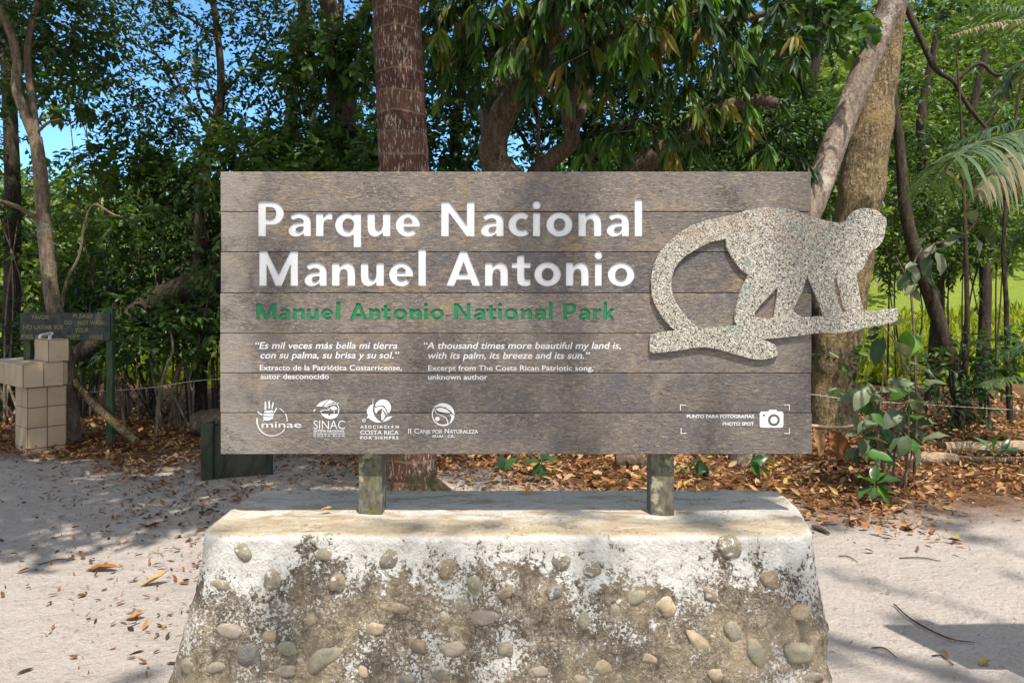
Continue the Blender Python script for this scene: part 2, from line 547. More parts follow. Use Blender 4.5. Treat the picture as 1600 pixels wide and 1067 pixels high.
def mat_ground():
    m, nt, bs = mat("sand_and_forest_floor")
    co = coords(nt)
    sep = nd(nt, "ShaderNodeSeparateXYZ", {0: co})
    x, y = sep.outputs[0], sep.outputs[1]
    n1 = noi(nt, co, .9, 5, .6)
    n2 = noi(nt, co, 4, 6, .65)
    n3 = noi(nt, co, 45, 4, .7)
    n4 = noi(nt, co, 170, 3, .7)
    sand = ramp(nt, mth(nt, 'ADD', mth(nt, 'MULTIPLY', n3, .5), mth(nt, 'MULTIPLY', n4, .5)), [(.3, (.38, .325, .285)), (.5, (.57, .495, .44)), (.7, (.70, .62, .555))])
    sand = mixc(nt, mth(nt, 'MULTIPLY', mrange(nt, n2, .38, .62, 1, 0), .35), sand, (.44, .37, .32))
    fleck = nd(nt, "ShaderNodeTexVoronoi", {"Vector": scl(nt, co, (1, 2.4, 1)), "Scale": 26.0})
    fm = mth(nt, 'MULTIPLY', mth(nt, 'LESS_THAN', fleck.outputs["Distance"], .13), mrange(nt, n2, .40, .58))
    sand = mixc(nt, mth(nt, 'MULTIPLY', fm, .75), sand, (.10, .07, .045))
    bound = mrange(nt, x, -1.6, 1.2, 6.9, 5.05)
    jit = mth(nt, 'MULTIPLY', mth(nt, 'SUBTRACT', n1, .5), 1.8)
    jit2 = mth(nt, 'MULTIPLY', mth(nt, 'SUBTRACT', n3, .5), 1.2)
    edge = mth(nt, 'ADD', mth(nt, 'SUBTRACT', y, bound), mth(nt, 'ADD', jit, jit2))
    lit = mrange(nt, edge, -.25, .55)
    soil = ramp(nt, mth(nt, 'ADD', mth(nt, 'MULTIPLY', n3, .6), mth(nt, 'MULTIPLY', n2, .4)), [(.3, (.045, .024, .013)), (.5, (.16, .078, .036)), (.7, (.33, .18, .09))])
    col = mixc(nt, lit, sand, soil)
    gr = mrange(nt, mth(nt, 'ADD', y, jit), 12.5, 14.5)
    grass = mixc(nt, n2, (.10, .16, .02), (.26, .30, .05))
    col = mixc(nt, gr, col, grass)
    setb(nt, bs, col, .95, .15)
    n5 = noi(nt, co, 8.5, 3, .5, .3)
    bump(nt, bs, mth(nt, 'ADD', mth(nt, 'ADD', mth(nt, 'MULTIPLY', n3, .7), mth(nt, 'MULTIPLY', n4, .35)), mth(nt, 'MULTIPLY', mth(nt, 'ADD', n2, n5), 1.3)), .9, .045)
    return m


M['ground'] = mat_ground()


def mat_tile():
    m, nt, bs = mat("beige_ceramic_tile")
    co = coords(nt)
    n = noi(nt, co, 9, 4, .6)
    col = mixc(nt, attr(nt), (.48, .325, .20), (.58, .425, .285))
    col = mixc(nt, mth(nt, 'MULTIPLY', mrange(nt, n, .5, .7), .35), col, (.33, .24, .15))
    setb(nt, bs, col, .4, .4)
    return m


M['tile'] = mat_tile()
M['grout'], _nt, _b = mat("dark_grout"); setb(_nt, _b, (.12, .09, .07), .9)


def mat_flat(name, a, b, scale=20, rough=.8, stretch=(1, 1, 1)):
    m, nt, bs = mat(name)
    n = noi(nt, scl(nt, coords(nt), stretch), scale, 6, .68, .4)
    setb(nt, bs, ramp(nt, n, [(.35, a), (.62, b)]), rough, .25)
    bump(nt, bs, n, .4, .006)
    return m


M['green_board'] = mat_flat("faded_dark_green_paint", (.028, .034, .030), (.075, .080, .068), 14)
M['green_post'] = mat_flat("mossy_green_post_paint", (.028, .055, .028), (.085, .11, .055), 25, .85, (1, 1, .3))
M['green_block'] = mat_flat("peeling_dark_green_paint", (.016, .027, .017), (.075, .070, .046), 9, .7, (1, 1, .4))
M['block_wood'] = mat_flat("rotten_brown_wood", (.045, .03, .02), (.16, .12, .085), 18)
M['metal_white'] = mat_flat("white_plastic_tap", (.6, .6, .58), (.75, .75, .73), 10, .35)
M['rope'] = mat_flat("pale_rope", (.38, .33, .27), (.55, .50, .43), 60)
M['screw'], _nt, _b = mat("steel_screw"); setb(_nt, _b, (.22, .21, .2), .45, .5); _b.inputs["Metallic"].default_value = .7


# ------------------------------------------------------------------ foliage in numpy
def unit(a):
    return a / np.maximum(np.linalg.norm(a, axis=-1, keepdims=True), 1e-9)


def leaves_small(pos, d, nrm, ln, wd, fold=.18, curl=.12):
    """six-corner folded leaves: verts (n*6, 3), quads (n*2, 4)"""
    n = len(pos)
    s = unit(np.cross(d, nrm))
    nn = np.cross(s, d)
    L, W = ln[:, None], wd[:, None]
    v = np.empty((n, 6, 3))
    v[:, 0] = pos
    v[:, 1] = pos + d * L * .30 - s * W * .46 + nn * W * fold
    v[:, 2] = pos + d * L * .66 - s * W * .40 + nn * (W * fold - L * curl * .4)
    v[:, 3] = pos + d * L - nn * L * curl
    v[:, 4] = pos + d * L * .66 + s * W * .40 + nn * (W * fold - L * curl * .4)
    v[:, 5] = pos + d * L * .30 + s * W * .46 + nn * W * fold
    b = np.arange(n)[:, None] * 6
    f = np.concatenate([b + np.array([[0, 3, 2, 1]]), b + np.array([[0, 5, 4, 3]])], 1).reshape(-1, 4)
    return v.reshape(-1, 3), f


def leaves_big(pos, d, nrm, ln, wd, prof, curl=.25, fold=.15, wav=.0):
    """leaves with len(prof)-1 segments and a midrib"""
    n, k = len(pos), len(prof)
    s = unit(np.cross(d, nrm))
    nn = np.cross(s, d)
    v = np.empty((n, k, 3, 3))
    ph = rng.random(n) * 6.28
    for i, (t, w) in enumerate(prof):
        L, W = ln[:, None], wd[:, None] * w
        mid = pos + d * L * t * (1 - .25 * curl * t) - nn * L * curl * t * t
        wv = (np.sin(t * 11 + ph) * wav)[:, None] * W
        v[:, i, 1] = mid
        v[:, i, 0] = mid - s * W * .5 + nn * (W * fold + wv)
        v[:, i, 2] = mid + s * W * .5 + nn * (W * fold - wv)
    base = (np.arange(n) * k * 3)[:, None]
    q = []
    for i in range(k - 1):
        a = i * 3
        q += [[a, a + 1, a + 4, a + 3], [a + 1, a + 2, a + 5, a + 4]]
    f = (base[:, :, None] + np.array(q)[None]).reshape(-1, 4)
    return v.reshape(-1, 3), f, 2 * (k - 1)


OVAL = [(0, .04), (.12, .5), (.3, .9), (.5, 1.0), (.7, .82), (.87, .45), (1, .03)]
LANCE = [(0, .05), (.25, .8), (.5, 1.0), (.75, .65), (1, .03)]


def sun_keep(p, soft=.05, seed=3):
    """Canopy gap above the clearing: the crowns are open where their shade would reach the sunny part of the path."""
    k = (p[:, 2] - .6) / SUN.z
    gx = p[:, 0] - SUN.x * k
    gy = p[:, 1] - SUN.y * k
    w = .35 * np.sin(gx * 2.1 + 1.3 * np.sin(gy * 1.7) + seed) + .25 * np.sin(gy * 3.3 + gx * 1.1)
    lit = (gx > -1.55 + .3 * w) & (gx < 7.2) & (gy > 1.0) & (gy < 6.2 + w + .75 * np.clip(gx - .5, 0, 4))
    lit |= (gx > -4.6 + w) & (gx <= -1.4) & (gy > .8) & (gy < 3.75 + .45 * w - .10 * (gx + 1.5))
    lit |= (gx > 2.6) & (gx < 12) & (gy > 5) & (gy < 13.0 + w + .3 * np.clip(gx - 4, 0, 6))
    keep = ~lit | (rng.random(len(p)) < soft) | (p[:, 2] < 2.6)
    return keep


class Fol:
    """leaf sprays and their twigs, gathered into one crown mesh"""
    def __init__(s):
        s.parts = []

    def _put(s, v, f, r, m):
        s.parts.append((v, f, r, m))

    def sprays(s, base, u, k=9, L=.32, leaf=.085, ratio=.45, droop=.35, spread=.9, twig=True, tw=.004, jit=.35, terminal=False, cluster=.7, rbias=0.0):
        n = len(base)
        if n == 0:
            return
        u = unit(u)
        Ls = L * (.6 + .8 * rng.random(n))
        crnd = rng.random(n)
        if terminal:
            j = np.full((n, k), 1.0) - .22 * rng.random((n, k))
        else:
            j = (np.arange(k)[None] + .6 + .3 * rng.random((n, k))) / k
        pos = base[:, None] + u[:, None] * (Ls[:, None] * j)[..., None]
        pos[..., 2] -= (droop * .4 * (Ls[:, None] * j) ** 1.5)
        a = unit(np.cross(u, rng.normal(size=(n, 3))))
        b = np.cross(u, a)
        ang = (np.arange(k)[None] * (2.4 if terminal else math.pi) + (rng.random((n, 1)) * 6.28) + rng.normal(size=(n, k)) * .5)
        side = a[:, None] * np.cos(ang)[..., None] + b[:, None] * np.sin(ang)[..., None]
        side[..., 2] *= .55
        d = u[:, None] * (.55 if not terminal else .5) + side * spread + rng.normal(size=(n, k, 3)) * jit * .5
        d[..., 2] -= droop
        d = unit(d)
        up = np.array([0, 0, 1.0]) + rng.normal(size=(n, k, 3)) * .55
        nrm = unit(up - d * np.sum(up * d, -1, keepdims=True))
        ln = leaf * (.6 + .7 * rng.random((n, k)))
        wd = ln * ratio * (.8 + .4 * rng.random((n, k)))
        r = np.clip(cluster * crnd[:, None] + (1 - cluster) * rng.random((n, k)) + rbias, 0, 1)
        v, f = leaves_small(pos.reshape(-1, 3), d.reshape(-1, 3), nrm.reshape(-1, 3), ln.ravel(), wd.ravel())
        s._put(v, f, np.repeat(r.ravel(), 2), 0)
        if twig:
            tip = base + u * Ls[:, None]
            tip[:, 2] -= droop * .4 * Ls ** 1.5
            s.sticks(base, tip, tw)

    def sticks(s, p0, p1, w=.004, m=1):
        n = len(p0)
        d = unit(p1 - p0)
        a = unit(np.cross(d, np.array([.3, .2, .9]) + np.zeros((n, 3))))
        b = np.cross(d, a)
        v = np.empty((n, 6, 3))
        for i in range(3):
            o = a * math.cos(i * 2.094) + b * math.sin(i * 2.094)
            v[:, i] = p0 + o * w
            v[:, 3 + i] = p1 + o * w * .5
        bb = (np.arange(n) * 6)[:, None]
        f = np.concatenate([bb + np.array([[i, (i + 1) % 3, 3 + (i + 1) % 3, 3 + i]]) for i in range(3)], 1).reshape(-1, 4)
        s._put(v.reshape(-1, 3), f, np.full(len(f), .5), m)

    def clump(s, c, r, n, flat=.75, out=.6, cull=True, soft=.05, hollow=.35, origin=None, **kw):
        """n sprays inside an uneven ellipsoid"""
        c = np.array(c)
        q = unit(rng.normal(size=(n, 3)))
        rad = (hollow + (1 - hollow) * rng.random(n) ** .6)
        ir = 1 + .35 * np.sin(q[:, 0] * 4 + c[0] * 3) * np.cos(q[:, 2] * 5 + c[1]) + .2 * np.sin(q[:, 1] * 9 + c[2])
        p = c + q * (rad * ir)[:, None] * np.array([r, r, r * flat])
        p = p[p[:, 2] > .12]
        if cull:
            p = p[sun_keep(p, soft)]
        if len(p) == 0:
            return
        q2 = unit(p - c)
        u = q2 * out + rng.normal(size=p.shape) * .55
        u[:, 2] += .1
        s.sprays(p, u, **kw)

    def raw(s, v, f, r, m=0):
        s._put(v, f, r, m)

    def build(s, name, mats, parent=None, smooth=False):
        vs, fs, rs, ms, o = [], [], [], [], 0
        for v, f, r, m in s.parts:
            vs.append(v); fs.append(f + o); rs.append(r); ms.append(np.full(len(f), m)); o += len(v)
        if not vs:
            return None
        V = np.concatenate(vs)
        if parent is not None:
            V = V - np.array(parent.location)
        me = np_mesh(name, V, np.concatenate(fs), mats, np.concatenate(rs), np.concatenate(ms), smooth)
        return link(name, me, parent)


def arr(v):
    return np.array(v, float)


# ------------------------------------------------------------------ ground
def sstep(a, b, v):
    t = np.clip((v - a) / (b - a), 0, 1)
    return t * t * (3 - 2 * t)


def ground_z(x, y):
    x, y = np.asarray(x, float), np.asarray(y, float)
    z = .018 * np.sin(x * 2.3 + 1.1 * np.sin(y * 1.9)) + .014 * np.sin(y * 3.1 + x * 1.2) + .008 * np.sin(x * 6.1 - y * 5.3)
    z *= sstep(2.2, 3.4, np.abs(x) + np.maximum(y - 2.6, 0))
    far = sstep(22, 75, y)
    z = z + far * (3.5 + 21 * sstep(2, 34, x) + 1.5 * np.sin(x * .09))
    return z


def axis(lo, hi, n, k):
    t = np.linspace(-1, 1, n)
    v = np.sinh(t * k) / math.sinh(k)
    return np.where(v < 0, -v * lo, v * hi)


gx = axis(-130, 130, 231, 4.2)
gy = axis(-40, 170, 261, 4.0) + 4.0
GX, GY = np.meshgrid(gx, gy)
gv = np.stack([GX.ravel(), GY.ravel(), ground_z(GX, GY).ravel()], 1)
nx, ny = len(gx), len(gy)
ii = (np.arange(ny - 1)[:, None] * nx + np.arange(nx - 1)[None]).ravel()
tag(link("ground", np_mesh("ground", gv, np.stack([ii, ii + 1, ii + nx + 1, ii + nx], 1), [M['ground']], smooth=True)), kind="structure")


def G(px, d):
    """ground point under photo column px at distance d"""
    x = (px - 800) * d / F
    return Vector((x, d, float(ground_z(x, d))))


# ------------------------------------------------------------------ concrete plinth with cobbles
YB = 2.53                        # front face of the sign boards
PXM = F / YB
pl = empty("concrete_plinth", (0.0, 2.62, 0.0), "low whitewashed concrete plinth with river cobbles set in its flaking sides, under the big sign", "plinth")


def plinth_pt(u, z):
    """u in 0..1 round the plan, z height -> point on the plain (undisplaced) side"""
    t = max(0.0, min(1.0, (0.78 - z) / 0.78))
    a = 1.012 + .045 * t + .05 * t * t
    b0 = -.275 - .06 * t - .07 * t * t
    b1 = .29 + .05 * t
    r = .09
    w, h = 2 * a, b1 - b0
    segs = [('l', w - 2 * r), ('c', r * math.pi / 2), ('l', h - 2 * r), ('c', r * math.pi / 2), ('l', w - 2 * r), ('c', r * math.pi / 2), ('l', h - 2 * r), ('c', r * math.pi / 2)]
    tot = sum(q[1] for q in segs)
    s = (u % 1.0) * tot
    corners = [(a - r, b0 + r, -90), (a - r, b1 - r, 0), (-a + r, b1 - r, 90), (-a + r, b0 + r, 180)]
    starts = [((-a + r, b0), (1, 0)), ((a, b0 + r), (0, 1)), ((a - r, b1), (-1, 0)), ((-a, b1 - r), (0, -1))]
    for k, (ty, ln) in enumerate(segs):
        if s <= ln or k == 7:
            if ty == 'l':
                (x, y), (dx, dy) = starts[k // 2]
                x, y = x + dx * s, y + dy * s
            else:
                cx, cy, a0 = corners[k // 2]
                an = math.radians(a0) + s / r
                x, y = cx + r * math.cos(an), cy + r * math.sin(an)
            break
        s -= ln
    if x > 0:
        x += .11 * max(0.0, (y - b0) / h) - .012
    else:
        x += (x / a) * (.035 + .085 * t ** 1.4)
    return Vector((x, y, z))


def plinth_disp(p, n):
    low = max(0.0, min(1.0, (.74 - p.z) / .5))
    e = .012 * mnoise.noise(p * 3.1) + .010 * mnoise.noise(p * 8.0) * (.3 + low) + .0065 * mnoise.noise(p * 21.0) * (.35 + low)
    e += .004 * mnoise.noise(p * 55.0) * (.3 + low)
    if p.x > .8:
        e *= 1.9
    return e


NU, pm = 440, MB()
levels = [(-.05 + i * (.79 - .05) / 62.0, 0.0) for i in range(62)]
RND = .03
levels = [z for z, _ in levels if z < .75 - 1e-6]
vgrid, fgrid = [], []
prof = [(z, 0.0) for z in levels] + [(.75 + RND * math.sin(a), RND * (1 - math.cos(a))) for a in [0, .3, .6, .9, 1.2, math.pi / 2]]
for (z, inn) in prof:
    for j in range(NU):
        p = plinth_pt(j / NU, min(z, .735) if inn else z)
        q = plinth_pt((j + .5) / NU, min(z, .735) if inn else z)
        tn = (q - p)
        n = Vector((tn.y, -tn.x, 0)).normalized()
        p = p - n * inn
        p.z = z
        vgrid.append(p + n * plinth_disp(Vector((p.x, p.y, min(z, .74))), n))
ring0 = vgrid[-NU:]
cy_ = .01
for f in [.94, .86, .76, .64, .5, .36, .22, .08]:
    for p in ring0:
        y = cy_ + (p.y - cy_) * f
        x = p.x - math.copysign(min(abs(p.x) * (1 - f), (1 - f) * .30), p.x)
        v = Vector((x, y, .78))
        v.z += .006 * mnoise.noise(v * 5) + .003 * mnoise.noise(v * 19) - .004
        vgrid.append(v)
nr = len(vgrid) // NU
for i in range(nr - 1):
    for j in range(NU):
        a, b = i * NU + j, i * NU + (j + 1) % NU
        fgrid.append((a, b, b + NU, a + NU))
# close the slit that is left along the middle of the top
last = (nr - 1) * NU
half = NU // 2
for j in range(half - 1):
    a, b = last + j, last + j + 1
    c, d = last + (NU - 1 - j), last + (NU - 2 - j)
    if len({a, b, c, d}) == 4:
        fgrid.append((a, c, d, b)[::-1])
pm.add(vgrid, fgrid)
pm.build("plinth_body", M['plinth'], pl, smooth=True, world=False)

# (px, py, width, height, turn in degrees, stone colour)
COBBLES = [(380, 862, 22, 29, 15, 1), (346, 913, 29, 15, -10, 1), (424, 906, 26, 28, 0, 0), (506, 867, 25, 20, 0, 1), (608, 873, 25, 33, -25, 0),
           (528, 910, 26, 26, 0, 2), (485, 968, 20, 18, 20, 2), (359, 986, 34, 22, -4, 4), (421, 996, 22, 17, 10, 3), (389, 1022, 31, 32, -20, 5),
           (450, 1013, 30, 20, -15, 1), (503, 1030, 56, 28, 32, 1), (585, 983, 25, 18, -5, 3), (653, 1012, 22, 22, 0, 2), (447, 1050, 35, 18, 4, 0),
           (566, 1051, 15, 18, 10, 3), (337, 1041, 29, 15, 8, 0), (292, 1042, 20, 22, 30, 1), (614, 950, 46, 15, -14, 2), (698, 888, 31, 29, 15, 2),
           (742, 916, 20, 31, 22, 1), (877, 879, 27, 28, 40, 0), (926, 892, 27, 24, 0, 0), (866, 926, 23, 20, 20, 5), (790, 927, 24, 17, 30, 2),
           (695, 968, 17, 25, 25, 3), (758, 966, 40, 22, 3, 4), (912, 970, 16, 29, -8, 1), (960, 957, 15, 26, 5, 1), (995, 933, 29, 18, 15, 1),
           (707, 1017, 40, 23, 12, 4), (788, 1014, 24, 22, 0, 0), (688, 1054, 27, 15, 0, 0), (942, 1041, 22, 24, 30, 3), (907, 1061, 22, 13, 0, 3),
           (1140, 854, 33, 31, 0, 1), (1204, 906, 33, 26, -15, 2), (1111, 930, 24, 18, -30, 2), (1041, 948, 28, 28, 35, 3), (1248, 956, 27, 21, 0, 3),
           (1148, 990, 26, 36, 15, 1), (1094, 1005, 44, 18, -42, 3), (1183, 1022, 24, 48, 28, 1), (1246, 1019, 38, 30, 0, 1), (1013, 1029, 32, 14, -15, 3),
           (1272, 1062, 36, 14, 10, 0), (1226, 1046, 20, 14, 0, 4), (843, 1050, 24, 15, 10, 4), (636, 1062, 28, 14, 0, 5), (1120, 1052, 24, 16, 10, 3)]
ico = bmesh.new()
bmesh.ops.create_icosphere(ico, subdivisions=3, radius=1.0)
ico_v = [v.co.copy() for v in ico.verts]
ico_f = [[v.index for v in f.verts] for f in ico.faces]
ico.free()
for i, (px, py, w, h, rot, sc) in enumerate(COBBLES):
    d = 2.30
    for _ in range(6):
        p = P(px, py, d)
        d = 2.62 + plinth_pt(.001 + .0 * 1, max(p.z, 0)).y
    p = P(px, py, d)
    p.y -= plinth_disp(Vector((p.x, p.y - 2.62, p.z)), None)
    sx, sz, sy = w * d / F / 2 * 1.10, h * d / F / 2 * 1.10, min(w, h) * d / F / 2 * .58
    R = Matrix.Rotation(-math.radians(rot), 3, 'Y')
    mb = MB()
    vs = []
    for v in ico_v:
        k = 1 + .34 * mnoise.noise(v * 1.1 + Vector((i * 3.7, 0, 0))) + .05 * mnoise.noise(v * 3 + Vector((0, i, 0)))
        sq = Vector((math.copysign(abs(v.x) ** .85, v.x), v.y, math.copysign(abs(v.z) ** .85, v.z)))
        q = R @ Vector((sq.x * sx * k, sq.y * sy * k, sq.z * sz * k))
        vs.append(p + q + Vector((0, .004, 0)))
    mb.add(vs, ico_f)
    mb.build("cobble", STONES[sc], pl)

# ------------------------------------------------------------------ park sign
sg = empty("park_sign", (0.0, 2.60, 0.775), "large wooden national park sign with a speckled monkey cut-out, on two posts in the plinth", "sign")


def SX(px): return (px - 800) / PXM
def SZ(py): return EYE - (py - HZ) / PXM


ROWS = [268, 331, 394, 458, 521, 583, 645, 710]
HB = (SZ(268) - SZ(710)) / 7
M['boards'] = mat_boards(SZ(710), HB)
DEPTH = .0042


class _T:
    cache = {}


def text_geo(s, bold=0.0, shear=0.0, extrude=0.0, space=1.0):
    """glyph mesh: x from 0 to 1 over the whole string, z in cap heights above the baseline"""
    def make(txt):
        cu = bpy.data.curves.new("t", 'FONT')
        cu.body = txt
        cu.size = 1.0
        cu.offset = bold
        cu.shear = shear
        cu.extrude = extrude
        cu.space_character = space
        cu.resolution_u = 5
        o = bpy.data.objects.new("t", cu)
        COL.objects.link(o)
        dg = bpy.context.evaluated_depsgraph_get()
        me = bpy.data.meshes.new_from_object(o.evaluated_get(dg))
        vs = [v.co.copy() for v in me.vertices]
        fs = [list(p.vertices) for p in me.polygons]
        bpy.data.objects.remove(o)
        bpy.data.curves.remove(cu)
        bpy.data.meshes.remove(me)
        return vs, fs
    key = (bold, shear)
    if key not in _T.cache:
        hv, _ = make("H")
        _T.cache[key] = (max(v.y for v in hv), min(v.y for v in hv))
    top, bot = _T.cache[key]
    vs, fs = make(s)
    x0, x1 = min(v.x for v in vs), max(v.x for v in vs)
    return [((v.x - x0) / (x1 - x0), (v.y - bot) / (top - bot), v.z) for v in vs], fs


def put_text(mb, s, x0, x1, base, cap, y, bold=0.0, shear=0.0, depth=None, mat=0, space=1.0):
    vs, fs = text_geo(s, bold, shear, .5 if depth else 0.0, space)
    out = []
    for (u, w, e) in vs:
        out.append((SX(x0 + u * (x1 - x0)), y if not depth else y + e * 2 * depth, SZ(base - w * cap)))
    mb.add(out, fs, mat)


def el(cx, cy, rx, ry, a0=0, a1=360, n=22):
    return [(cx + rx * math.cos(math.radians(a0 + (a1 - a0) * k / n)), cy + ry * math.sin(math.radians(a0 + (a1 - a0) * k / n))) for k in range(n + (abs(a1 - a0) < 360))]


_U = [(0, .67), (0, .27), (.02, .13), (.09, .03), (.20, -.015), (.31, .005), (.40, .06), (.445, .105), (.455, 0), (.67, 0), (.67, .67), (.45, .67), (.45, .32), (.42, .22), (.345, .175), (.265, .195), (.225, .27), (.22, .67)]
GLYPH = {            # painted capitals and small letters of the sign, in cap heights
    'P': [[(0, 0), (.225, 0), (.225, .33), (.40, .33)] + el(.42, .665, .33, .335, -90, 90, 14) + [(0, 1)], [(.225, .49), (.39, .49)] + el(.39, .665, .13, .17, -90, 90, 10) + [(.225, .84)]],
    'a': [[(.66, 0), (.66, .42), (.64, .53), (.57, .62), (.46, .67), (.34, .685), (.20, .665), (.09, .61), (.045, .585), (.15, .46), (.22, .50), (.30, .52), (.38, .51), (.435, .475), (.45, .42), (.45, .405), (.33, .405), (.19, .385), (.075, .32), (.01, .21), (.02, .10), (.09, .02), (.20, -.015), (.31, 0), (.40, .045), (.45, .085), (.455, 0)],
          [(.45, .275), (.37, .278), (.27, .255), (.225, .20), (.25, .145), (.32, .125), (.40, .155), (.445, .21)]],
    'r': [[(0, 0), (.22, 0), (.22, .34), (.235, .42), (.29, .475), (.37, .485), (.47, .47), (.48, .67), (.40, .685), (.31, .655), (.24, .58), (.215, .55), (.215, .67), (0, .67)]],
    'q': [[(.76, .67), (.76, -.32), (.54, -.32), (.54, .05)] + el(.345, .335, .345, .35, -60, -300, 22) + [(.54, .62), (.54, .67)], el(.385, .335, .165, .18)],
    'u': [_U], 'n': [[(.67 - a, .67 - b) for a, b in _U]],
    'e': [el(.355, .335, .355, .35, 7, 318, 26) + [(.50, .215), (.44, .172), (.36, .155), (.28, .18), (.235, .245), (.23, .275), (.705, .275)], [(.228, .40), (.485, .40), (.47, .47), (.415, .525), (.355, .54), (.29, .52), (.24, .465)]],
    'N': [[(0, 0), (0, 1), (.235, 1), (.74, .32), (.74, 1), (.96, 1), (.96, 0), (.735, 0), (.22, .69), (.22, 0)]],
    'c': [el(.355, .335, .355, .35, 48, 312, 22) + el(.385, .335, .165, .175, 312, 48, 18)],
    'i': [[(0, 0), (.22, 0), (.22, .67), (0, .67)], el(.11, .895, .125, .118)],
    'o': [el(.385, .335, .385, .352), el(.385, .335, .168, .18)],
    'l': [[(0, 0), (.22, 0), (.22, 1.07), (0, 1.07)]],
    'M': [[(0, 0), (0, 1), (.23, 1), (.565, .33), (.90, 1), (1.13, 1), (1.13, 0), (.91, 0), (.91, .62), (.66, 0), (.47, 0), (.22, .62), (.22, 0)]],
    'A': [[(0, 0), (.40, 1), (.61, 1), (1.01, 0), (.77, 0), (.70, .18), (.305, .18), (.235, 0)], [(.37, .35), (.635, .35), (.505, .70)]],
    't': [[(.15, .515), (0, .515), (0, .67), (.15, .67), (.15, .87), (.36, .89), (.36, .67), (.54, .67), (.54, .515), (.36, .515), (.36, .27), (.375, .20), (.43, .175), (.53, .19), (.54, .02), (.43, -.015), (.28, 0), (.18, .07), (.15, .20)]],
    'k': [[(0, 0), (0, 1.07), (.22, 1.07), (.22, .42), (.42, .67), (.69, .67), (.42, .37), (.72, 0), (.44, 0), (.22, .29), (.22, 0)]]}


def word(txt, xs, ox, k, base, cap):
    """letters of one word with their measured left and right edges"""
    return [(ch, ox + xs[2 * i] / k, ox + xs[2 * i + 1] / k, base, cap) for i, ch in enumerate(txt)]


TITLE = [("Parque", word("Parque", (293, 480, 508, 675, 712, 832, 850, 1040, 1085, 1252, 1290, 1467), 340, 4.638, 369, 54)),
         ("Nacional", word("Nacional", (90, 332, 375, 543, 577, 727, 755, 815, 852, 1043, 1085, 1252, 1287, 1453, 1493, 1549), 670, 4.638, 369, 54)),
         ("Manuel", word("Manuel", (300, 582, 625, 790, 828, 997, 1037, 1205, 1242, 1418, 1455, 1510), 340, 4.638, 446.5, 53.5)),
         ("Antonio", word("Antonio", (125, 378, 408, 575, 602, 738, 764, 958, 994, 1160, 1205, 1262, 1298, 1493), 670, 4.638, 446.5, 53.5))]
SUBT = [("Manuel", word("Manuel", (285, 432, 449, 532, 555, 640, 658, 742, 762, 850, 872, 903), 340, 4.706, 499.5, 26)),
        ("Antonio", word("Antonio", (972, 1100, 1114, 1197, 1204, 1272, 1293, 1392, 1412, 1500, 1518, 1548, 1566, 1664), 340, 4.706, 499.5, 26)),
        ("National", word("National", (272, 388, 412, 494, 503, 570, 588, 616, 630, 727, 747, 830, 845, 928, 948, 975), 650, 4.571, 499.5, 26)),
        ("Park", word("Park", (1052, 1145, 1160, 1242, 1264, 1322, 1338, 1422), 650, 4.571, 499.5, 26))]


def put_glyph(mb, ch, x0, x1, base, cap, y, depth=None):
    cu = bpy.data.curves.new("g", 'CURVE')
    cu.dimensions, cu.fill_mode = '2D', 'BOTH'
    if depth:
        cu.extrude = .5
    gw = max(a for ring in GLYPH[ch] for a, b in ring) - min(0, min(a for ring in GLYPH[ch] for a, b in ring))
    for ring in GLYPH[ch]:
        sp = cu.splines.new('POLY')
        sp.points.add(len(ring) - 1)
        for q, (a, b) in zip(sp.points, ring):
            q.co = (a, b, 0, 1)
        sp.use_cyclic_u = True
    o = bpy.data.objects.new("g", cu)
    COL.objects.link(o)
    me = bpy.data.meshes.new_from_object(o.evaluated_get(bpy.context.evaluated_depsgraph_get()))
    bpy.data.objects.remove(o)
    bpy.data.curves.remove(cu)
    mb.add([(SX(x0 + v.co.x / gw * (x1 - x0)), y if not depth else y + v.co.z * 2 * depth, SZ(base - v.co.y * cap)) for v in me.vertices], [list(p.vertices) for p in me.polygons])
    bpy.data.meshes.remove(me)



bd = MB()
for i in range(7):
    bd.box(SX(345) + random.uniform(-.003, .002), SX(1268) + random.uniform(-.002, .003), YB, YB + .04, SZ(ROWS[i + 1]) + .0012, SZ(ROWS[i]) - .0012, bev=.0022)
boards = bd.build("board_panel", M['boards'], sg, smooth=False)
cut = MB()
for _w, gl in TITLE + SUBT:
    for g in gl:
        put_glyph(cut, *g, YB, DEPTH)
cutter = cut.build("cutter", M['boards'], sg, smooth=False)
bmx = bmesh.new()
bmx.from_mesh(cutter.data)
bmesh.ops.remove_doubles(bmx, verts=bmx.verts, dist=1e-6)
bmesh.ops.recalc_face_normals(bmx, faces=bmx.faces)
bmx.to_mesh(cutter.data)
bmx.free()
md = boards.modifiers.new("engrave", 'BOOLEAN')
md.operation, md.solver, md.object, md.use_self = 'DIFFERENCE', 'EXACT', cutter, True
dg = bpy.context.evaluated_depsgraph_get()
engraved = bpy.data.meshes.new_from_object(boards.evaluated_get(dg))
boards.modifiers.clear()
print("boolean", len(boards.data.vertices), "->", len(engraved.vertices))
if len(engraved.vertices) > 1500:
    boards.data = engraved
    recess = YB + DEPTH - .0005
else:
    recess = YB - .0008
bpy.data.objects.remove(cutter)

for words, nm, mt in ((TITLE, "title_word", 'white_paint'), (SUBT, "subtitle_word", 'green_paint')):
    for _w, gl in words:
        mb = MB()
        for g in gl:
            put_glyph(mb, *g, recess)
        mb.build(nm, M[mt], sg, smooth=False)

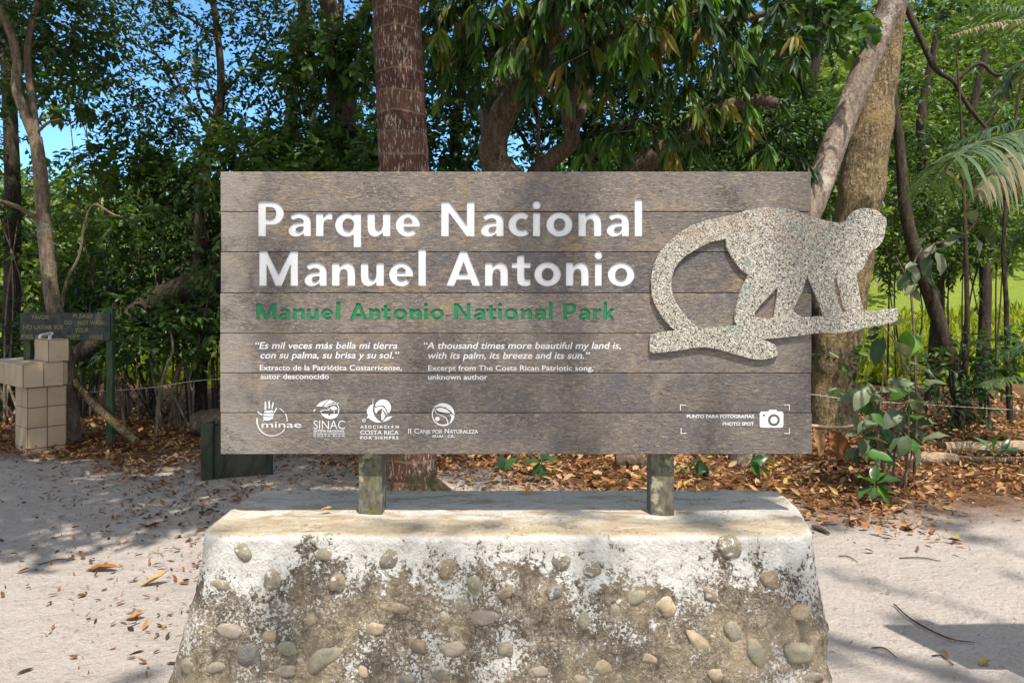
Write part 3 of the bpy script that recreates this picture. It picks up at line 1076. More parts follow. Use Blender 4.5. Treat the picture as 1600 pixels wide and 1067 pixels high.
YT = YB - .0009
mb = MB()
put_text(mb, "\u201cEs mil veces m\u00e1s bella mi tierra", 399, 621, 545, 10.5, YT, .012, .2)
put_text(mb, "con su palma, su brisa y su sol.\u201d", 407, 624, 560, 10.5, YT, .012, .2)
mb.build("quotation_lettering", M['white_paint'], sg, smooth=False)
mb = MB()
put_text(mb, "\u201cA thousand times more beautiful my land is,", 662, 970, 545, 10.5, YT, .012, .2)
put_text(mb, "with its palm, its breeze and its sun.\u201d", 669, 922, 560.5, 10.5, YT, .012, .2)
mb.build("quotation_lettering", M['white_paint'], sg, smooth=False)
mb = MB()
put_text(mb, "Extracto de la Patri\u00f3tica Costarricense,", 406, 628, 578.5, 8.3, YT, .012)
put_text(mb, "autor desconocido", 407, 514, 592, 8.3, YT, .012)
mb.build("caption_lettering", M['white_paint'], sg, smooth=False)
mb = MB()
put_text(mb, "Excerpt from The Costa Rican Patriotic song,", 669, 927, 579, 8.3, YT, .012)
put_text(mb, "unknown author", 669, 762, 593, 8.3, YT, .012)
mb.build("caption_lettering", M['white_paint'], sg, smooth=False)

from mathutils.geometry import tessellate_polygon


def ppoly(mb, pts, y=YT, mat=0):
    v = [Vector((SX(a), y, SZ(b))) for a, b in pts]
    mb.add(v, [tuple(t) for t in tessellate_polygon([[Vector((q.x, q.z, 0)) for q in v]])], mat)


def pstroke(mb, pts, w0, w1=None, y=YT, mat=0, steps=None):
    w1 = w0 if w1 is None else w1
    path = smooth_path([(a, b, 0) for a, b in pts], steps or max(2, (len(pts) - 1) * 6 + 1))
    L = []
    for i, p in enumerate(path):
        t = path[min(i + 1, len(path) - 1)] - path[max(i - 1, 0)]
        n = Vector((-t.y, t.x, 0)).normalized()
        w = (w0 + (w1 - w0) * i / (len(path) - 1)) / 2
        L.append((p + n * w, p - n * w))
    vs, fs = [], []
    for a, b in L:
        vs += [(SX(a.x), y, SZ(a.y)), (SX(b.x), y, SZ(b.y))]
    for i in range(len(L) - 1):
        fs.append((2 * i, 2 * i + 1, 2 * i + 3, 2 * i + 2))
    mb.add(vs, fs, mat)


def arc(cx, cy, r, a0, a1, n=14, ry=None):
    ry = r if ry is None else ry
    return [(cx + r * math.cos(math.radians(a0 + (a1 - a0) * i / n)), cy + ry * math.sin(math.radians(a0 + (a1 - a0) * i / n))) for i in range(n + 1)]


def zz(ox, oy, k, pts): return [(ox + a / k, oy + b / k) for a, b in pts]


# emblem: open hand in a broken ring
z5 = lambda pts: zz(380, 610, 8.0, pts)
mb = MB()
pstroke(mb, z5(arc(362, 378, 188, 190, 60, 12)), 2.4, 1.0, steps=20)
pstroke(mb, z5(arc(362, 378, 188, 60, 32, 4)), 1.0, 1.6, steps=8)
pstroke(mb, z5(arc(362, 378, 188, 2, -30, 5)), 1.6, 1.2, steps=8)
pstroke(mb, z5(arc(362, 378, 182, -36, -60, 5)), 1.0, 1.3, steps=8)
pstroke(mb, z5([(278, 238), (280, 190), (277, 138)]), 3.0, 2.2)
pstroke(mb, z5([(327, 226), (327, 180), (322, 125)]), 2.8, 2.0)
pstroke(mb, z5([(362, 205), (372, 175), (374, 145)]), 2.4, 1.6)
pstroke(mb, z5([(357, 228), (368, 210)]), 1.8)
pstroke(mb, z5([(240, 303), (205, 285), (180, 262)]), 2.6, 1.4)
pstroke(mb, z5([(388, 275), (405, 245), (420, 215)]), 2.4, 1.4)
ppoly(mb, z5([(268, 252), (372, 246), (376, 268), (330, 282), (262, 276)]))
ppoly(mb, z5([(258, 286), (330, 292), (380, 278), (382, 306), (330, 322), (252, 312)]))
ppoly(mb, z5([(250, 322), (330, 332), (380, 316), (370, 350), (325, 374), (280, 376), (256, 356)]))
pstroke(mb, z5([(262, 362), (244, 385)]), 1.0)
put_text(mb, "minae", 409, 471, 668, 9.6, YT, .004, 0)
mb.build("emblem", M['white_paint'], sg, smooth=False)

mb = MB()
ppoly(mb, z5([(912, 196), (960, 150), (1030, 122), (1070, 110), (1030, 150), (985, 200)]))
ppoly(mb, z5([(1003, 200), (1040, 150), (1080, 112), (1150, 140), (1070, 168), (1025, 202)]))
pstroke(mb, z5([(1030, 205), (1100, 175), (1192, 158)]), 1.2, 1.6)
ppoly(mb, z5([(882, 265), (882, 240), (918, 226), (900, 244), (892, 266)]))
pstroke(mb, z5([(962, 262), (1010, 246), (1080, 240), (1052, 214)]), 1.4, .8)
ppoly(mb, z5([(966, 266), (990, 290), (1055, 292), (1075, 320), (1098, 294), (1194, 290), (1172, 328), (1130, 352), (1085, 357), (1030, 342), (988, 308)]))
pstroke(mb, z5(arc(1090, 238, 106, -70, 24, 8)), 1.0, 1.6)
ppoly(mb, z5([(1082, 222), (1100, 204), (1130, 192), (1160, 204), (1178, 226), (1160, 242), (1145, 234), (1130, 246), (1104, 238)]))
pstroke(mb, z5([(1136, 236), (1138, 286)]), 1.2)
put_text(mb, "SINAC", 490, 539, 670, 13, YT, -.008, 0)
put_text(mb, "SISTEMA NACIONAL", 490, 538.5, 675, 3.6, YT, .016)
put_text(mb, "DE AREAS DE CONSERVACION", 490, 539, 678.8, 2.5, YT, .012)
put_text(mb, "COSTA RICA", 490, 539, 682.2, 2.5, YT, .02, 0, None, 0, 1.4)
mb.build("emblem", M['white_paint'], sg, smooth=False)

z6 = lambda pts: zz(550, 610, 7.27, pts)
mb = MB()
ppoly(mb, z6([(248, 148), (200, 172), (168, 220), (172, 262), (184, 275), (164, 318), (192, 312), (222, 340), (275, 362), (335, 362), (290, 330), (255, 285), (238, 235), (238, 190)]))
ppoly(mb, z6([(262, 180)] + arc(352, 192, 92, 200, 400, 20) + [(410, 262), (398, 225), (372, 180), (350, 168)]))
ppoly(mb, z6([(255, 196), (300, 184), (345, 180), (375, 205), (398, 262), (402, 285), (370, 240), (340, 205), (300, 226), (275, 262), (258, 240)]))
ppoly(mb, z6([(335, 342), (332, 278), (345, 215), (360, 250), (378, 282), (362, 325)]))
ppoly(mb, z6([(345, 355), (365, 335), (400, 300), (460, 290), (430, 325), (385, 348)]))
pstroke(mb, z6([(234, 148), (240, 120), (238, 100)]), .8, .5)
pstroke(mb, z6(arc(138, 338, 18, 0, 360, 16)), .9, steps=26)
put_text(mb, "R", 568.2, 570, 657.6, 2.2, YT)
put_text(mb, "ASOCIACI\u00d3N", 563, 623, 669, 4.6, YT, .03, 0, None, 0, 1.5)
put_text(mb, "COSTA RICA", 563, 623, 678.8, 6.6, YT, .008)
put_text(mb, "POR SIEMPRE", 563, 623, 686, 4.6, YT, .03, 0, None, 0, 1.4)
mb.build("emblem", M['white_paint'], sg, smooth=False)

mb = MB()
pstroke(mb, z6(arc(1035, 272, 122, 60, 215, 14)), 2.6, 1.6, steps=24)
ppoly(mb, z6(arc(1035, 272, 130, 205, 362, 18) + [(1150, 272), (1125, 235), (1070, 195), (1000, 178), (945, 192)]))
ppoly(mb, z6(arc(1035, 272, 130, 5, 62, 8) + [(1120, 345), (1128, 300), (1110, 268), (1140, 275)]))
ppoly(mb, z6([(948, 206), (1010, 192), (1080, 216), (1122, 254), (1060, 252), (985, 238)]))
ppoly(mb, z6(arc(970, 320, 27, 0, 360, 16)[:-1]))
pstroke(mb, z6([(940, 215), (958, 258), (1030, 288), (1072, 318), (1092, 372)]), 1.0, 1.6)
put_text(mb, "II C", 638, 655, 677, 7.6, YT, .004)
put_text(mb, "ANJE", 656, 672.5, 677, 5.8, YT, .004)
put_text(mb, "POR", 676, 691, 677, 5.8, YT, .004)
put_text(mb, "N", 695, 701.5, 677, 7.6, YT, .004)
put_text(mb, "ATURALEZA", 702.5, 747, 677, 5.8, YT, .004)
put_text(mb, "EE.UU. - C.R.", 676, 710, 683.2, 3.8, YT, .02)
mb.build("emblem", M['white_paint'], sg, smooth=False)

for (cx, cy, sx, sy) in ((1062.5, 632, 1, 1), (1234, 632, -1, 1), (1063.5, 677.5, 1, -1), (1234, 677.5, -1, -1)):
    mb = MB()
    ppoly(mb, [(cx, cy), (cx + 9 * sx, cy), (cx + 9 * sx, cy + 1.2 * sy), (cx + 1.2 * sx, cy + 1.2 * sy), (cx + 1.2 * sx, cy + 9 * sy), (cx, cy + 9 * sy)])
    mb.build("corner_bracket", M['white_paint'], sg, smooth=False)
mb = MB()
put_text(mb, "PUNTO PARA FOTOGRAFIAS", 1073, 1178, 653, 5.4, YT, .032)
put_text(mb, "PHOTO SPOT", 1129, 1178, 664.6, 5.4, YT, .032)
mb.build("photo_spot_lettering", M['white_paint'], sg, smooth=False)
mb = MB()
x0, x1, y0, y1, r = 1186.8, 1224, 642.6, 668, 4
ppoly(mb, arc(x1 - r, y0 + r, r, -90, 0, 4) + arc(x1 - r, y1 - r, r, 0, 90, 4) + arc(x0 + r, y1 - r, r, 90, 180, 4) + arc(x0 + r, y0 + r, r, 180, 270, 4))
ppoly(mb, [(1200.5, 642.8), (1202, 639.8), (1213, 639.8), (1214.8, 642.8)])
ppoly(mb, arc(1209, 656, 9.2, 0, 360, 24)[:-1], YT - .0006, 1)
ppoly(mb, arc(1209, 656, 5.6, 0, 360, 20)[:-1], YT - .0012, 0)
ppoly(mb, arc(1193.5, 648.5, 1.7, 0, 360, 10)[:-1], YT - .0006, 1)
mb.build("camera_symbol", [M['white_paint'], M['dark_ring']], sg, smooth=False)

for px, rows in ((571, (284, 366, 453, 511, 531, 612, 698)), (1034, (296, 361, 425, 510, 566, 612, 660))):
    for py in rows:
        mb = MB()
        c = Vector((SX(px + random.uniform(-1.5, 1.5)), YB - .001, SZ(py)))
        mb.tube([c + Vector((0, .008, 0)), c + Vector((0, -.0015, 0))], [.0052, .0048], n=10, steps=3)
        mb.build("bolt", M['screw'], sg)
for (a, b) in ((560.5, 597), (1017, 1053)):
    mb = MB()
    x0, x1 = (a - 800) * 2.575 / F, (b - 800) * 2.575 / F
    mb.box(x0, x1, YB + .041, YB + .041 + .085, .768, 1.93, bev=.003)
    mb.build("post", M['post'], sg, smooth=False)

# the monkey on its branch, cut from one slab
K = 1600 / 440.0
OUT = [(97, 815), (155, 800), (215, 790), (243, 788), (215, 768), (165, 712), (127, 650), (106, 590), (101, 500), (115, 420), (150, 345), (200, 288), (260, 235), (330, 192), (420, 162), (520, 142), (580, 129),
       (640, 108), (700, 95), (760, 90), (820, 93), (880, 100), (930, 112), (980, 130), (1050, 153), (1110, 168), (1165, 178), (1190, 176), (1212, 162), (1230, 135), (1255, 111), (1290, 97), (1330, 95),
       (1370, 102), (1400, 120), (1420, 142), (1437, 153), (1436, 190), (1428, 222), (1424, 252), (1410, 285), (1388, 312), (1350, 336), (1335, 357), (1325, 385), (1310, 420), (1290, 447), (1268, 462),
       (1270, 510), (1280, 570), (1293, 625), (1306, 663), (1316, 676), (1350, 682), (1400, 677), (1440, 668), (1470, 668), (1490, 663), (1502, 672), (1505, 700), (1497, 712), (1500, 726), (1480, 740), (1440, 748),
       (1360, 762), (1270, 776), (1230, 788), (1190, 798), (1160, 803), (1120, 800), (1070, 798), (1010, 805), (940, 815), (850, 825), (760, 834), (718, 838), (760, 850), (800, 868), (815, 895), (819, 915),
       (810, 930), (790, 940), (740, 950), (690, 950), (630, 935), (560, 915), (500, 897), (430, 883), (380, 880), (310, 890), (260, 898), (180, 908), (112, 915), (95, 903), (93, 860)]
HOLES = [[(525, 265), (530, 310), (550, 352), (580, 400), (618, 446), (655, 470), (638, 505), (618, 545), (600, 592), (589, 640), (578, 680), (575, 725), (582, 747), (596, 757), (560, 763), (480, 770), (410, 775), (370, 768), (330, 742), (280, 690), (240, 630),
          (220, 580), (212, 530), (215, 490), (230, 440), (255, 400), (290, 365), (330, 340), (380, 310), (440, 283)],
         [(820, 538), (816, 600), (806, 660), (797, 718), (745, 721), (700, 716), (686, 700), (690, 680), (728, 632), (770, 590)],
         [(985, 470), (1005, 510), (1038, 590), (1060, 640), (1082, 706), (1020, 711), (960, 714), (935, 700), (905, 677), (912, 655), (936, 605), (960, 555), (978, 510)],
         [(1141, 490), (1155, 487), (1161, 515), (1175, 580), (1190, 640), (1208, 684), (1188, 683), (1178, 672), (1163, 630), (1148, 570), (1141, 525)]]
MY = YB - .013                      # front of the slab
cu = bpy.data.curves.new("monkey", 'CURVE')
cu.dimensions, cu.fill_mode, cu.extrude, cu.bevel_depth, cu.bevel_resolution = '2D', 'BOTH', .0045, .0015, 1
for ring in [OUT] + HOLES:
    sp = cu.splines.new('POLY')
    sp.points.add(len(ring) - 1)
    for q, (a, b) in zip(sp.points, ring):
        k = MY / YB                 # drawn at its own distance
        q.co = (((990 + a / K) - 800) / PXM * k, EYE - ((300 + b / K) - HZ) / PXM * k, 0, 1)
    sp.use_cyclic_u = True
to = bpy.data.objects.new("t", cu)
COL.objects.link(to)
me = bpy.data.meshes.new_from_object(to.evaluated_get(bpy.context.evaluated_depsgraph_get()))
bpy.data.objects.remove(to)
mv = MB()
mv.add([(v.co.x, MY + .006 - v.co.z, v.co.y) for v in me.vertices], [list(p.vertices)[::-1] for p in me.polygons])
mo = mv.build("monkey_cutout", M['terrazzo'], sg, smooth=False)
mo["label"] = "speckled grey and cream monkey walking along a branch, tail curled"


# ------------------------------------------------------------------ tiled foot-wash fountain
def tiled(mb, x0, x1, y0, y1, z0, z1, nx, ny, nz, ztiles=None, top=True):
    """core of grout with tiles standing 5 mm proud on its sides and top"""
    mb.box(x0, x1, y0, y1, z0, z1, mat=1)
    t, g = .006, .009
    zs = ztiles or [z0 + (z1 - z0) * i / nz for i in range(nz + 1)]
    for k in range(len(zs) - 1):
        for i in range(nx):
            a, b = x0 + (x1 - x0) * i / nx + g / 2, x0 + (x1 - x0) * (i + 1) / nx - g / 2
            mb.box(a, b, y0 - t, y0 + .002, zs[k] + g / 2, zs[k + 1] - g / 2, rnd=random.random(), bev=.0015)
            mb.box(a, b, y1 - .002, y1 + t, zs[k] + g / 2, zs[k + 1] - g / 2, rnd=random.random(), bev=.0015)
        for i in range(ny):
            a, b = y0 + (y1 - y0) * i / ny + g / 2, y0 + (y1 - y0) * (i + 1) / ny - g / 2
            mb.box(x0 - t, x0 + .002, a, b, zs[k] + g / 2, zs[k + 1] - g / 2, rnd=random.random() * .6, bev=.0015)
            mb.box(x1 - .002, x1 + t, a, b, zs[k] + g / 2, zs[k + 1] - g / 2, rnd=random.random() * .6, bev=.0015)
    if top:
        for i in range(nx):
            for j in range(ny):
                mb.box(x0 + (x1 - x0) * i / nx + g / 2, x0 + (x1 - x0) * (i + 1) / nx - g / 2, y0 + (y1 - y0) * j / ny + g / 2, y0 + (y1 - y0) * (j + 1) / ny - g / 2,
                       z1 - .002, z1 + t, rnd=random.random(), bev=.0015)


fx, fy = -4.87, 7.15
ft = empty("drinking_fountain", (fx, fy, 0), "beige tiled drinking fountain with a jutting basin and a small white tap", "fountain", rz=math.radians(50.5))
TM = [M['tile'], M['grout']]
mb = MB()
tiled(mb, 0, .343, 0, .36, -.05, .675, 2, 2, 4, [-.05, .055, .262, .469, .675], top=False)
mb.build("pillar", TM, ft, smooth=False, world=False)
mb = MB()
tiled(mb, -.05, .31, -.035, .93, .676, .915, 2, 5, 1)
mb.build("basin", TM, ft, smooth=False, world=False)
mb = MB()
tiled(mb, .311, .36, .01, .36, .676, .905, 1, 2, 1)
tiled(mb, .19, .375, .02, .42, .921, 1.145, 1, 2, 1)
mb.build("back_rest", TM, ft, smooth=False, world=False)
mb = MB()
mb.tube([(.24, .14, 1.145), (.24, .14, 1.20), (.20, .10, 1.205), (.12, .02, 1.195), (.11, .01, 1.165)], [.017, .017, .016, .015, .014], n=10)
mb.box(.21, .27, .125, .155, 1.195, 1.222, bev=.006)
mb.build("tap", M['metal_white'], ft, world=False)

# ------------------------------------------------------------------ small painted notice
nb = empty("notice_board", tuple(P(101, 698, 7.62).to_tuple()), "small dark green notice with faded yellow capitals behind the tiled fountain", "notice")
nb.location.z = 0
dB = 7.56
kB = F / dB
def bx_(px): return (px - 800) / kB
def bz_(py): return EYE - (py - HZ) / kB
mb = MB(); mb.box(bx_(31), bx_(172), dB, dB + .02, bz_(532), bz_(489), bev=.003)
mb.build("board", M['green_board'], nb, smooth=False)
mb = MB(); mb.box(bx_(163.5), bx_(173.5), dB + .0215, dB + .085, -.05, bz_(481), bev=.004)
mb.build("post", M['green_post'], nb, smooth=False)
mb = MB(); mb.box(bx_(34), bx_(45), dB + .0215, dB + .085, -.05, bz_(483), bev=.004)
mb.build("post", M['green_post'], nb, smooth=False)
def nbt(s, a, b, base, cap, bold=.02):
    mb = MB()
    vs, fs = text_geo(s, bold)
    mb.add([(bx_(a + u * (b - a)), dB - .0012, bz_(base - w * cap)) for u, w, e in vs], fs)
    mb.build("painted_word", M['yellow_paint'], nb, smooth=False)
nbt("FAVOR", 50, 77, 499, 6.5); nbt("PLEASE", 114, 145, 497, 6.3)
nbt("NO LAVAR SUS", 36, 99, 514.5, 6.5); nbt("DO", 101, 112, 507, 6.3); nbt("NOT WASH", 122, 163, 507.5, 6.3)
nbt("YOUR", 117, 139, 519, 6.5); nbt("PIES AQUI", 34, 80, 529, 6.5)
nbt("FEET", 105, 125, 530, 6.5); nbt("HERE", 140, 161, 530, 6.5)

# ------------------------------------------------------------------ low green block half behind the sign
gb = empty("green_block", (-2.58, 6.2, 0), "squat green painted wooden block with peeling sides beside the left end of the sign", "block", rz=math.radians(19))
mb = MB(); mb.box(-.02, .47, 0.012, .20, -.06, .455, bev=.012)
mb.build("block_body", M['green_block'], gb, smooth=False, world=False)
mb = MB(); mb.box(-.125, -.0215, -.01, .22, -.06, .485, bev=.012)
mb.build("end_post", M['green_block'], gb, smooth=False, world=False)
mb = MB(); mb.box(-.115, -.030, .002, .208, .486, .497, bev=.004)
mb.build("rotten_top", M['block_wood'], gb, smooth=False, world=False)

# ------------------------------------------------------------------ a second board of the park, standing just right of the view: only its shadow falls in the picture
ib = empty("information_board", (2.78, 2.46, 0), "grey information board on a post standing right of the big sign", "notice")
mb = MB(); mb.box(2.13, 3.43, 2.455, 2.485, 1.20, 2.07, bev=.004)
mb.build("board", M['post'], ib, smooth=False)
mb = MB(); mb.box(2.28, 2.37, 2.487, 2.56, -.05, 2.02, bev=.003)
mb.build("post", M['post'], ib, smooth=False)
mb = MB(); mb.box(3.2, 3.29, 2.487, 2.56, -.05, 2.02, bev=.003)
mb.build("post", M['post'], ib, smooth=False)

# ------------------------------------------------------------------ trees
KW_MID = dict(k=9, L=.34, leaf=.10, ratio=.46, droop=.35)
KW_SKY = dict(k=9, L=.42, leaf=.085, ratio=.50, droop=.30)
KW_OVER = dict(k=9, L=.55, leaf=.22, ratio=.50, droop=.2, tw=.006)
KW_MANGO = dict(k=10, L=.26, leaf=.215, ratio=.21, droop=1.35, spread=.75, terminal=True, jit=.3, cluster=.85, tw=.006)


def tree(name, label, trunk, radii, bark, limbs=(), crowns=(), over=(), leaf='leaf_mid', n=14, rough=.10, lobes=0.0, group=None, extra=None, cat="tree", freq=3.0, hang=()):
    base = trunk[0]
    root = empty(name, (base.x, base.y, float(ground_z(base.x, base.y))), label, cat, group)
    mb = MB()
    sd = random.random() * 50
    t0 = [base + Vector((0, 0, -.15))] + list(trunk[1:])
    mb.tube(t0, radii, n=n, steps=len(t0) * 9, rough=rough, seed=sd, lobes=lobes, freq=freq)
    for pts, rr in limbs:
        mb.tube(pts, rr, n=max(6, n - 4), steps=len(pts) * 6, rough=rough * 1.3, seed=sd + 3, freq=freq)
    mb.build("trunk", bark, root)
    f = Fol()
    for c in crowns:
        px, py, d, r, num = c[:5]
        kw = dict(KW_MID); kw.update(c[5] if len(c) > 5 else {})
        f.clump(P(px, py, d), r, int(num * (.72 if 'terminal' in kw else 1)), **kw)
    for (x, y, z, r, num) in over:
        f.clump((x, y, z), r, int(num * .55), flat=.5, **KW_OVER)
    if extra:
        extra(f)
    if f.parts:
        f.build("crown", [M[leaf], M['twig']], root)
    return root


def pp(*a): return [P(*q) for q in a]


# left: slender pale trunk that forks
tree("forest_tree", "slender pale trunk forking high up, rising behind the tiled fountain", [G(112, 7.75)] + pp((103, 580, 7.75), (92, 520, 7.75), (78, 440, 7.75), (68, 340, 7.75), (62, 260, 7.75), (55, 215, 7.75)),
     [.115, .095, .085, .078, .072, .07, .062], M['bark_pale'],
     [(pp((57, 225, 7.75), (40, 180, 7.72), (26, 140, 7.7), (26, 90, 7.7), (12, 40, 7.6), (-20, -20, 7.5), (-60, -160, 7.2)), [.055, .05, .045, .04, .03]),
      (pp((58, 220, 7.75), (52, 170, 7.8), (44, 110, 7.85), (46, 60, 7.9), (70, -40, 7.8), (90, -160, 7.5)), [.04, .036, .032, .028]),
      (pp((66, 352, 7.75), (40, 330, 7.6), (0, 315, 7.4), (-40, 318, 7.2)), [.03, .022, .014]),
      (pp((60, 205, 7.75), (75, 192, 7.7), (95, 186, 7.6)), [.02, .016, .008])],
     [(60, 30, 8.2, .75, 130), (-20, 110, 8.4, .8, 100), (115, 50, 8.6, .5, 70), (30, -60, 8.0, 1.0, 120)],
     [(-4.2, 4.0, 7.2, 1.5, 150), (-5.5, 5.5, 7.6, 1.6, 150), (-6.8, 7.5, 8.0, 1.8, 150)], 'leaf_dark')
# dark curved tree against the sky
tree("forest_tree", "dark curving trunk with thin leaves against the blue sky, left of the sign", [G(312, 9.2)] + pp((311, 560, 9.2), (311, 440, 9.2), (314, 330, 9.2), (319, 268, 9.2), (330, 218, 9.2), (343, 170, 9.2), (345, 110, 9.2), (338, 40, 9.2), (325, -60, 9.1)),
     [.11, .095, .085, .08, .085, .085, .06, .048, .042, .03], M['bark_dark'],
     [(pp((338, 190, 9.2), (310, 150, 9.3), (308, 80, 9.4), (318, 60, 9.4)), [.025, .018, .01]), (pp((344, 150, 9.2), (380, 110, 9.1), (420, 40, 9.0)), [.022, .015, .008]),
      (pp((330, 215, 9.2), (290, 150, 9.1), (255, 95, 9.1), (190, 60, 9.0)), [.025, .018, .008]), (pp((345, 60, 9.2), (280, 20, 9.0), (220, -10, 9)), [.02, .014, .008])],
     [(225, 110, 9.6, .95, 80, KW_SKY), (330, 70, 9.4, .85, 75, KW_SKY), (420, 60, 9.6, .8, 72, KW_SKY), (170, 30, 9.8, .75, 78, KW_SKY), (300, 170, 9.5, .7, 59, KW_SKY), (410, 190, 9.8, .6, 57, KW_SKY), (230, 200, 9.8, .6, 67, KW_SKY), (160, 150, 9.6, .6, 80, KW_SKY), (260, -40, 9.5, 1.0, 117, KW_SKY), (440, -30, 9.5, .8, 91, KW_SKY)],
     [(-3.2, 7.4, 7.4, 1.6, 70), (-4.6, 8.6, 8.2, 1.7, 60), (-2.0, 5.2, 7.6, 1.3, 100)], 'leaf_dark')
tree("forest_tree", "straight dim trunk at the left edge, behind the forked pale trunk", [G(16, 10.2)] + pp((18, 500, 10.2), (20, 330, 10.2), (16, 180, 10.2), (10, 20, 10.2), (6, -120, 10.1)),
     [.13, .11, .10, .09, .08], M['bark_dark'], (), [(20, 40, 10.8, .9, 100), (90, 120, 11, .6, 60), (-60, 230, 10.4, .9, 90)], [(-8.5, 8.5, 8, 2.0, 100), (-7, 10.5, 8.5, 2, 60)], 'leaf_dark')
# centre left: thick trunk
tree("forest_tree", "thick rough trunk forking wide, between the dark curved trunk and the palm", [G(552, 9.6)] + pp((545, 480, 9.6), (540, 300, 9.6), (536, 200, 9.6), (530, 120, 9.6), (524, 55, 9.6)),
     [.22, .19, .18, .17, .165, .15], M['bark_mango'],
     [(pp((525, 62, 9.6), (514, 10, 9.6), (506, -60, 9.5), (490, -160, 9.3)), [.13, .12, .10, .08]), (pp((528, 60, 9.6), (556, 38, 9.5), (578, 2, 9.4), (610, -70, 9.2)), [.095, .085, .07, .05]),
      (pp((526, 60, 9.6), (533, 10, 9.7), (530, -50, 9.8)), [.05, .04, .03]), (pp((548, 220, 9.6), (556, 130, 9.65), (560, 90, 9.7)), [.04, .03, .02])],
     [(500, 95, 9.0, .42, 90, dict(leaf=.14, ratio=.5)), (555, 85, 8.8, .40, 80, dict(leaf=.14, ratio=.5)), (440, 110, 9.4, .45, 60), (480, 215, 9.9, .5, 70), (570, 190, 10.2, .45, 60), (592, 40, 9.2, .3, 24), (545, 255, 9.2, .6, 160, dict(leaf=.14)), (430, 262, 9.4, .6, 150, dict(leaf=.13))],
     [(-2.4, 9.4, 8.4, 2.0, 120), (-.6, 9.0, 8.2, 1.8, 130), (-3.6, 11, 8.6, 2, 70)], 'leaf_mid')
tree("forest_tree", "thin dark pole-like trunk just left of the thick rough trunk", [G(494, 11.2)] + pp((491, 400, 11.2), (489, 200, 11.2), (486, 80, 11.2), (478, -20, 11.2), (470, -140, 11.2)), [.075, .065, .06, .055, .05], M['bark_dark'], (),
     [(470, 20, 11.5, .6, 60, KW_SKY), (500, 160, 11.6, .5, 60)], [(-4.2, 12.5, 9, 2, 120)], 'leaf_dark')

# coconut palm: ringed trunk behind the sign
palm_base = G(642, 5.75)
pr = empty("palm_tree", palm_base, "ringed reddish palm trunk with whitish streaks right behind the sign", "palm")
mb = MB()
mb.tube([palm_base + Vector((0, 0, -.1))] + pp((641, 690, 5.75), (639, 500, 5.72), (633, 300, 5.7), (627, 170, 5.68), (620, 20, 5.65), (612, -180, 5.6), (606, -420, 5.5), (604, -720, 5.4)), [.235, .203, .195, .198, .196, .188, .17, .15, .13], n=26, steps=150, rough=.045, seed=4, freq=5)
ring_v = []
for (vx, vy, vz) in mb.v:
    h = (vz * 6.2 + .4 * mnoise.noise(Vector((vx, vy, vz)) * 3)) % 1.0
    c = Vector((palm_base.x - .02 * vz, palm_base.y - .02 * vz, vz))
    k = 1 + (.03 if h < .12 else -.012 * h)
    ring_v.append((c.x + (vx - c.x) * k, c.y + (vy - c.y) * k, vz))
mb.v = ring_v
for a in np.linspace(0, 6.28, 17)[:-1]:
    q = palm_base + Vector((math.cos(a) * .18, math.sin(a) * .18, .10))
    mb.tube([q, q + Vector((math.cos(a) * .12, math.sin(a) * .12, -.10)), q + Vector((math.cos(a) * .26, math.sin(a) * .26, -.22))], [.035, .03, .015], n=7, steps=8, rough=.3, seed=a)
mb.build("trunk", M['palm'], pr)


def frond(f, pts, n=46, L=.42, w=.030, droop=.5, rbase=.45, both=1.0, radius=.014):
    """feather leaf: rachis along pts with drooping leaflets on both sides; rnd colours by position"""
    path = smooth_path(pts, n)
    P0 = np.array([list(p) for p in path])
    t = np.gradient(P0, axis=0)
    t = unit(t)
    side = unit(np.cross(t, np.array([0, 0, 1.0])))
    u = np.linspace(0, 1, n)
    ln = L * (np.sin(np.pi * np.clip(u * .86 + .12, 0, 1)) ** .6)
    for sgn in (1, -1):
        d = side * sgn * .85 + t * .62 + rng.normal(size=(n, 3)) * .07
        d[:, 2] += .12
        d = unit(d)
        nrm = unit(np.cross(side * sgn, t) * sgn + rng.normal(size=(n, 3)) * .12)
        nrm[nrm[:, 2] < 0] *= -1
        l2 = ln * (.85 + .3 * rng.random(n))
        v = np.empty((n, 5, 2, 3))
        s = unit(np.cross(d, nrm))
        for i, q in enumerate((0, .25, .5, .75, 1.0)):
            ww = w * (.55, 1, .95, .6, .06)[i] * .5
            mid = P0 + d * (l2 * q)[:, None] * (1 - .25 * droop * q)
            mid[:, 2] -= droop * l2 * q ** 2
            v[:, i, 0] = mid - s * ww
            v[:, i, 1] = mid + s * ww
        b = (np.arange(n) * 10)[:, None]
        fa = np.concatenate([b + np.array([[2 * i, 2 * i + 1, 2 * i + 3, 2 * i + 2]]) for i in range(4)], 1).reshape(-1, 4)
        r = np.clip(rbase + .18 * rng.normal(size=n), 0, 1)
        f.raw(v.reshape(-1, 3), fa, np.repeat(r, 4))
    mbq = MB()
    mbq.tube(pts, [radius, radius * .8, radius * .5, radius * .2], n=6, steps=n)
    quads = np.array([q for q in mbq.f if len(q) == 4])
    f.raw(np.array(mbq.v), quads, np.full(len(quads), .62))


f = Fol()
top = P(604, -720, 5.4)
for i, a in enumerate(np.linspace(0, 6.28, 15)[:-1]):
    o = Vector((math.cos(a), math.sin(a), 0))
    up = .9 if i % 2 else .35
    q = top + Vector((0, 0, -.1))
    frond(f, [q, q + o * .9 + Vector((0, 0, up)), q + o * 2.0 + Vector((0, 0, up * .7)), q + o * 3.0 + Vector((0, 0, -.8 + up * .4))], n=40, L=.6, w=.05)
f.build("crown", [M['frond'], M['twig']], pr)

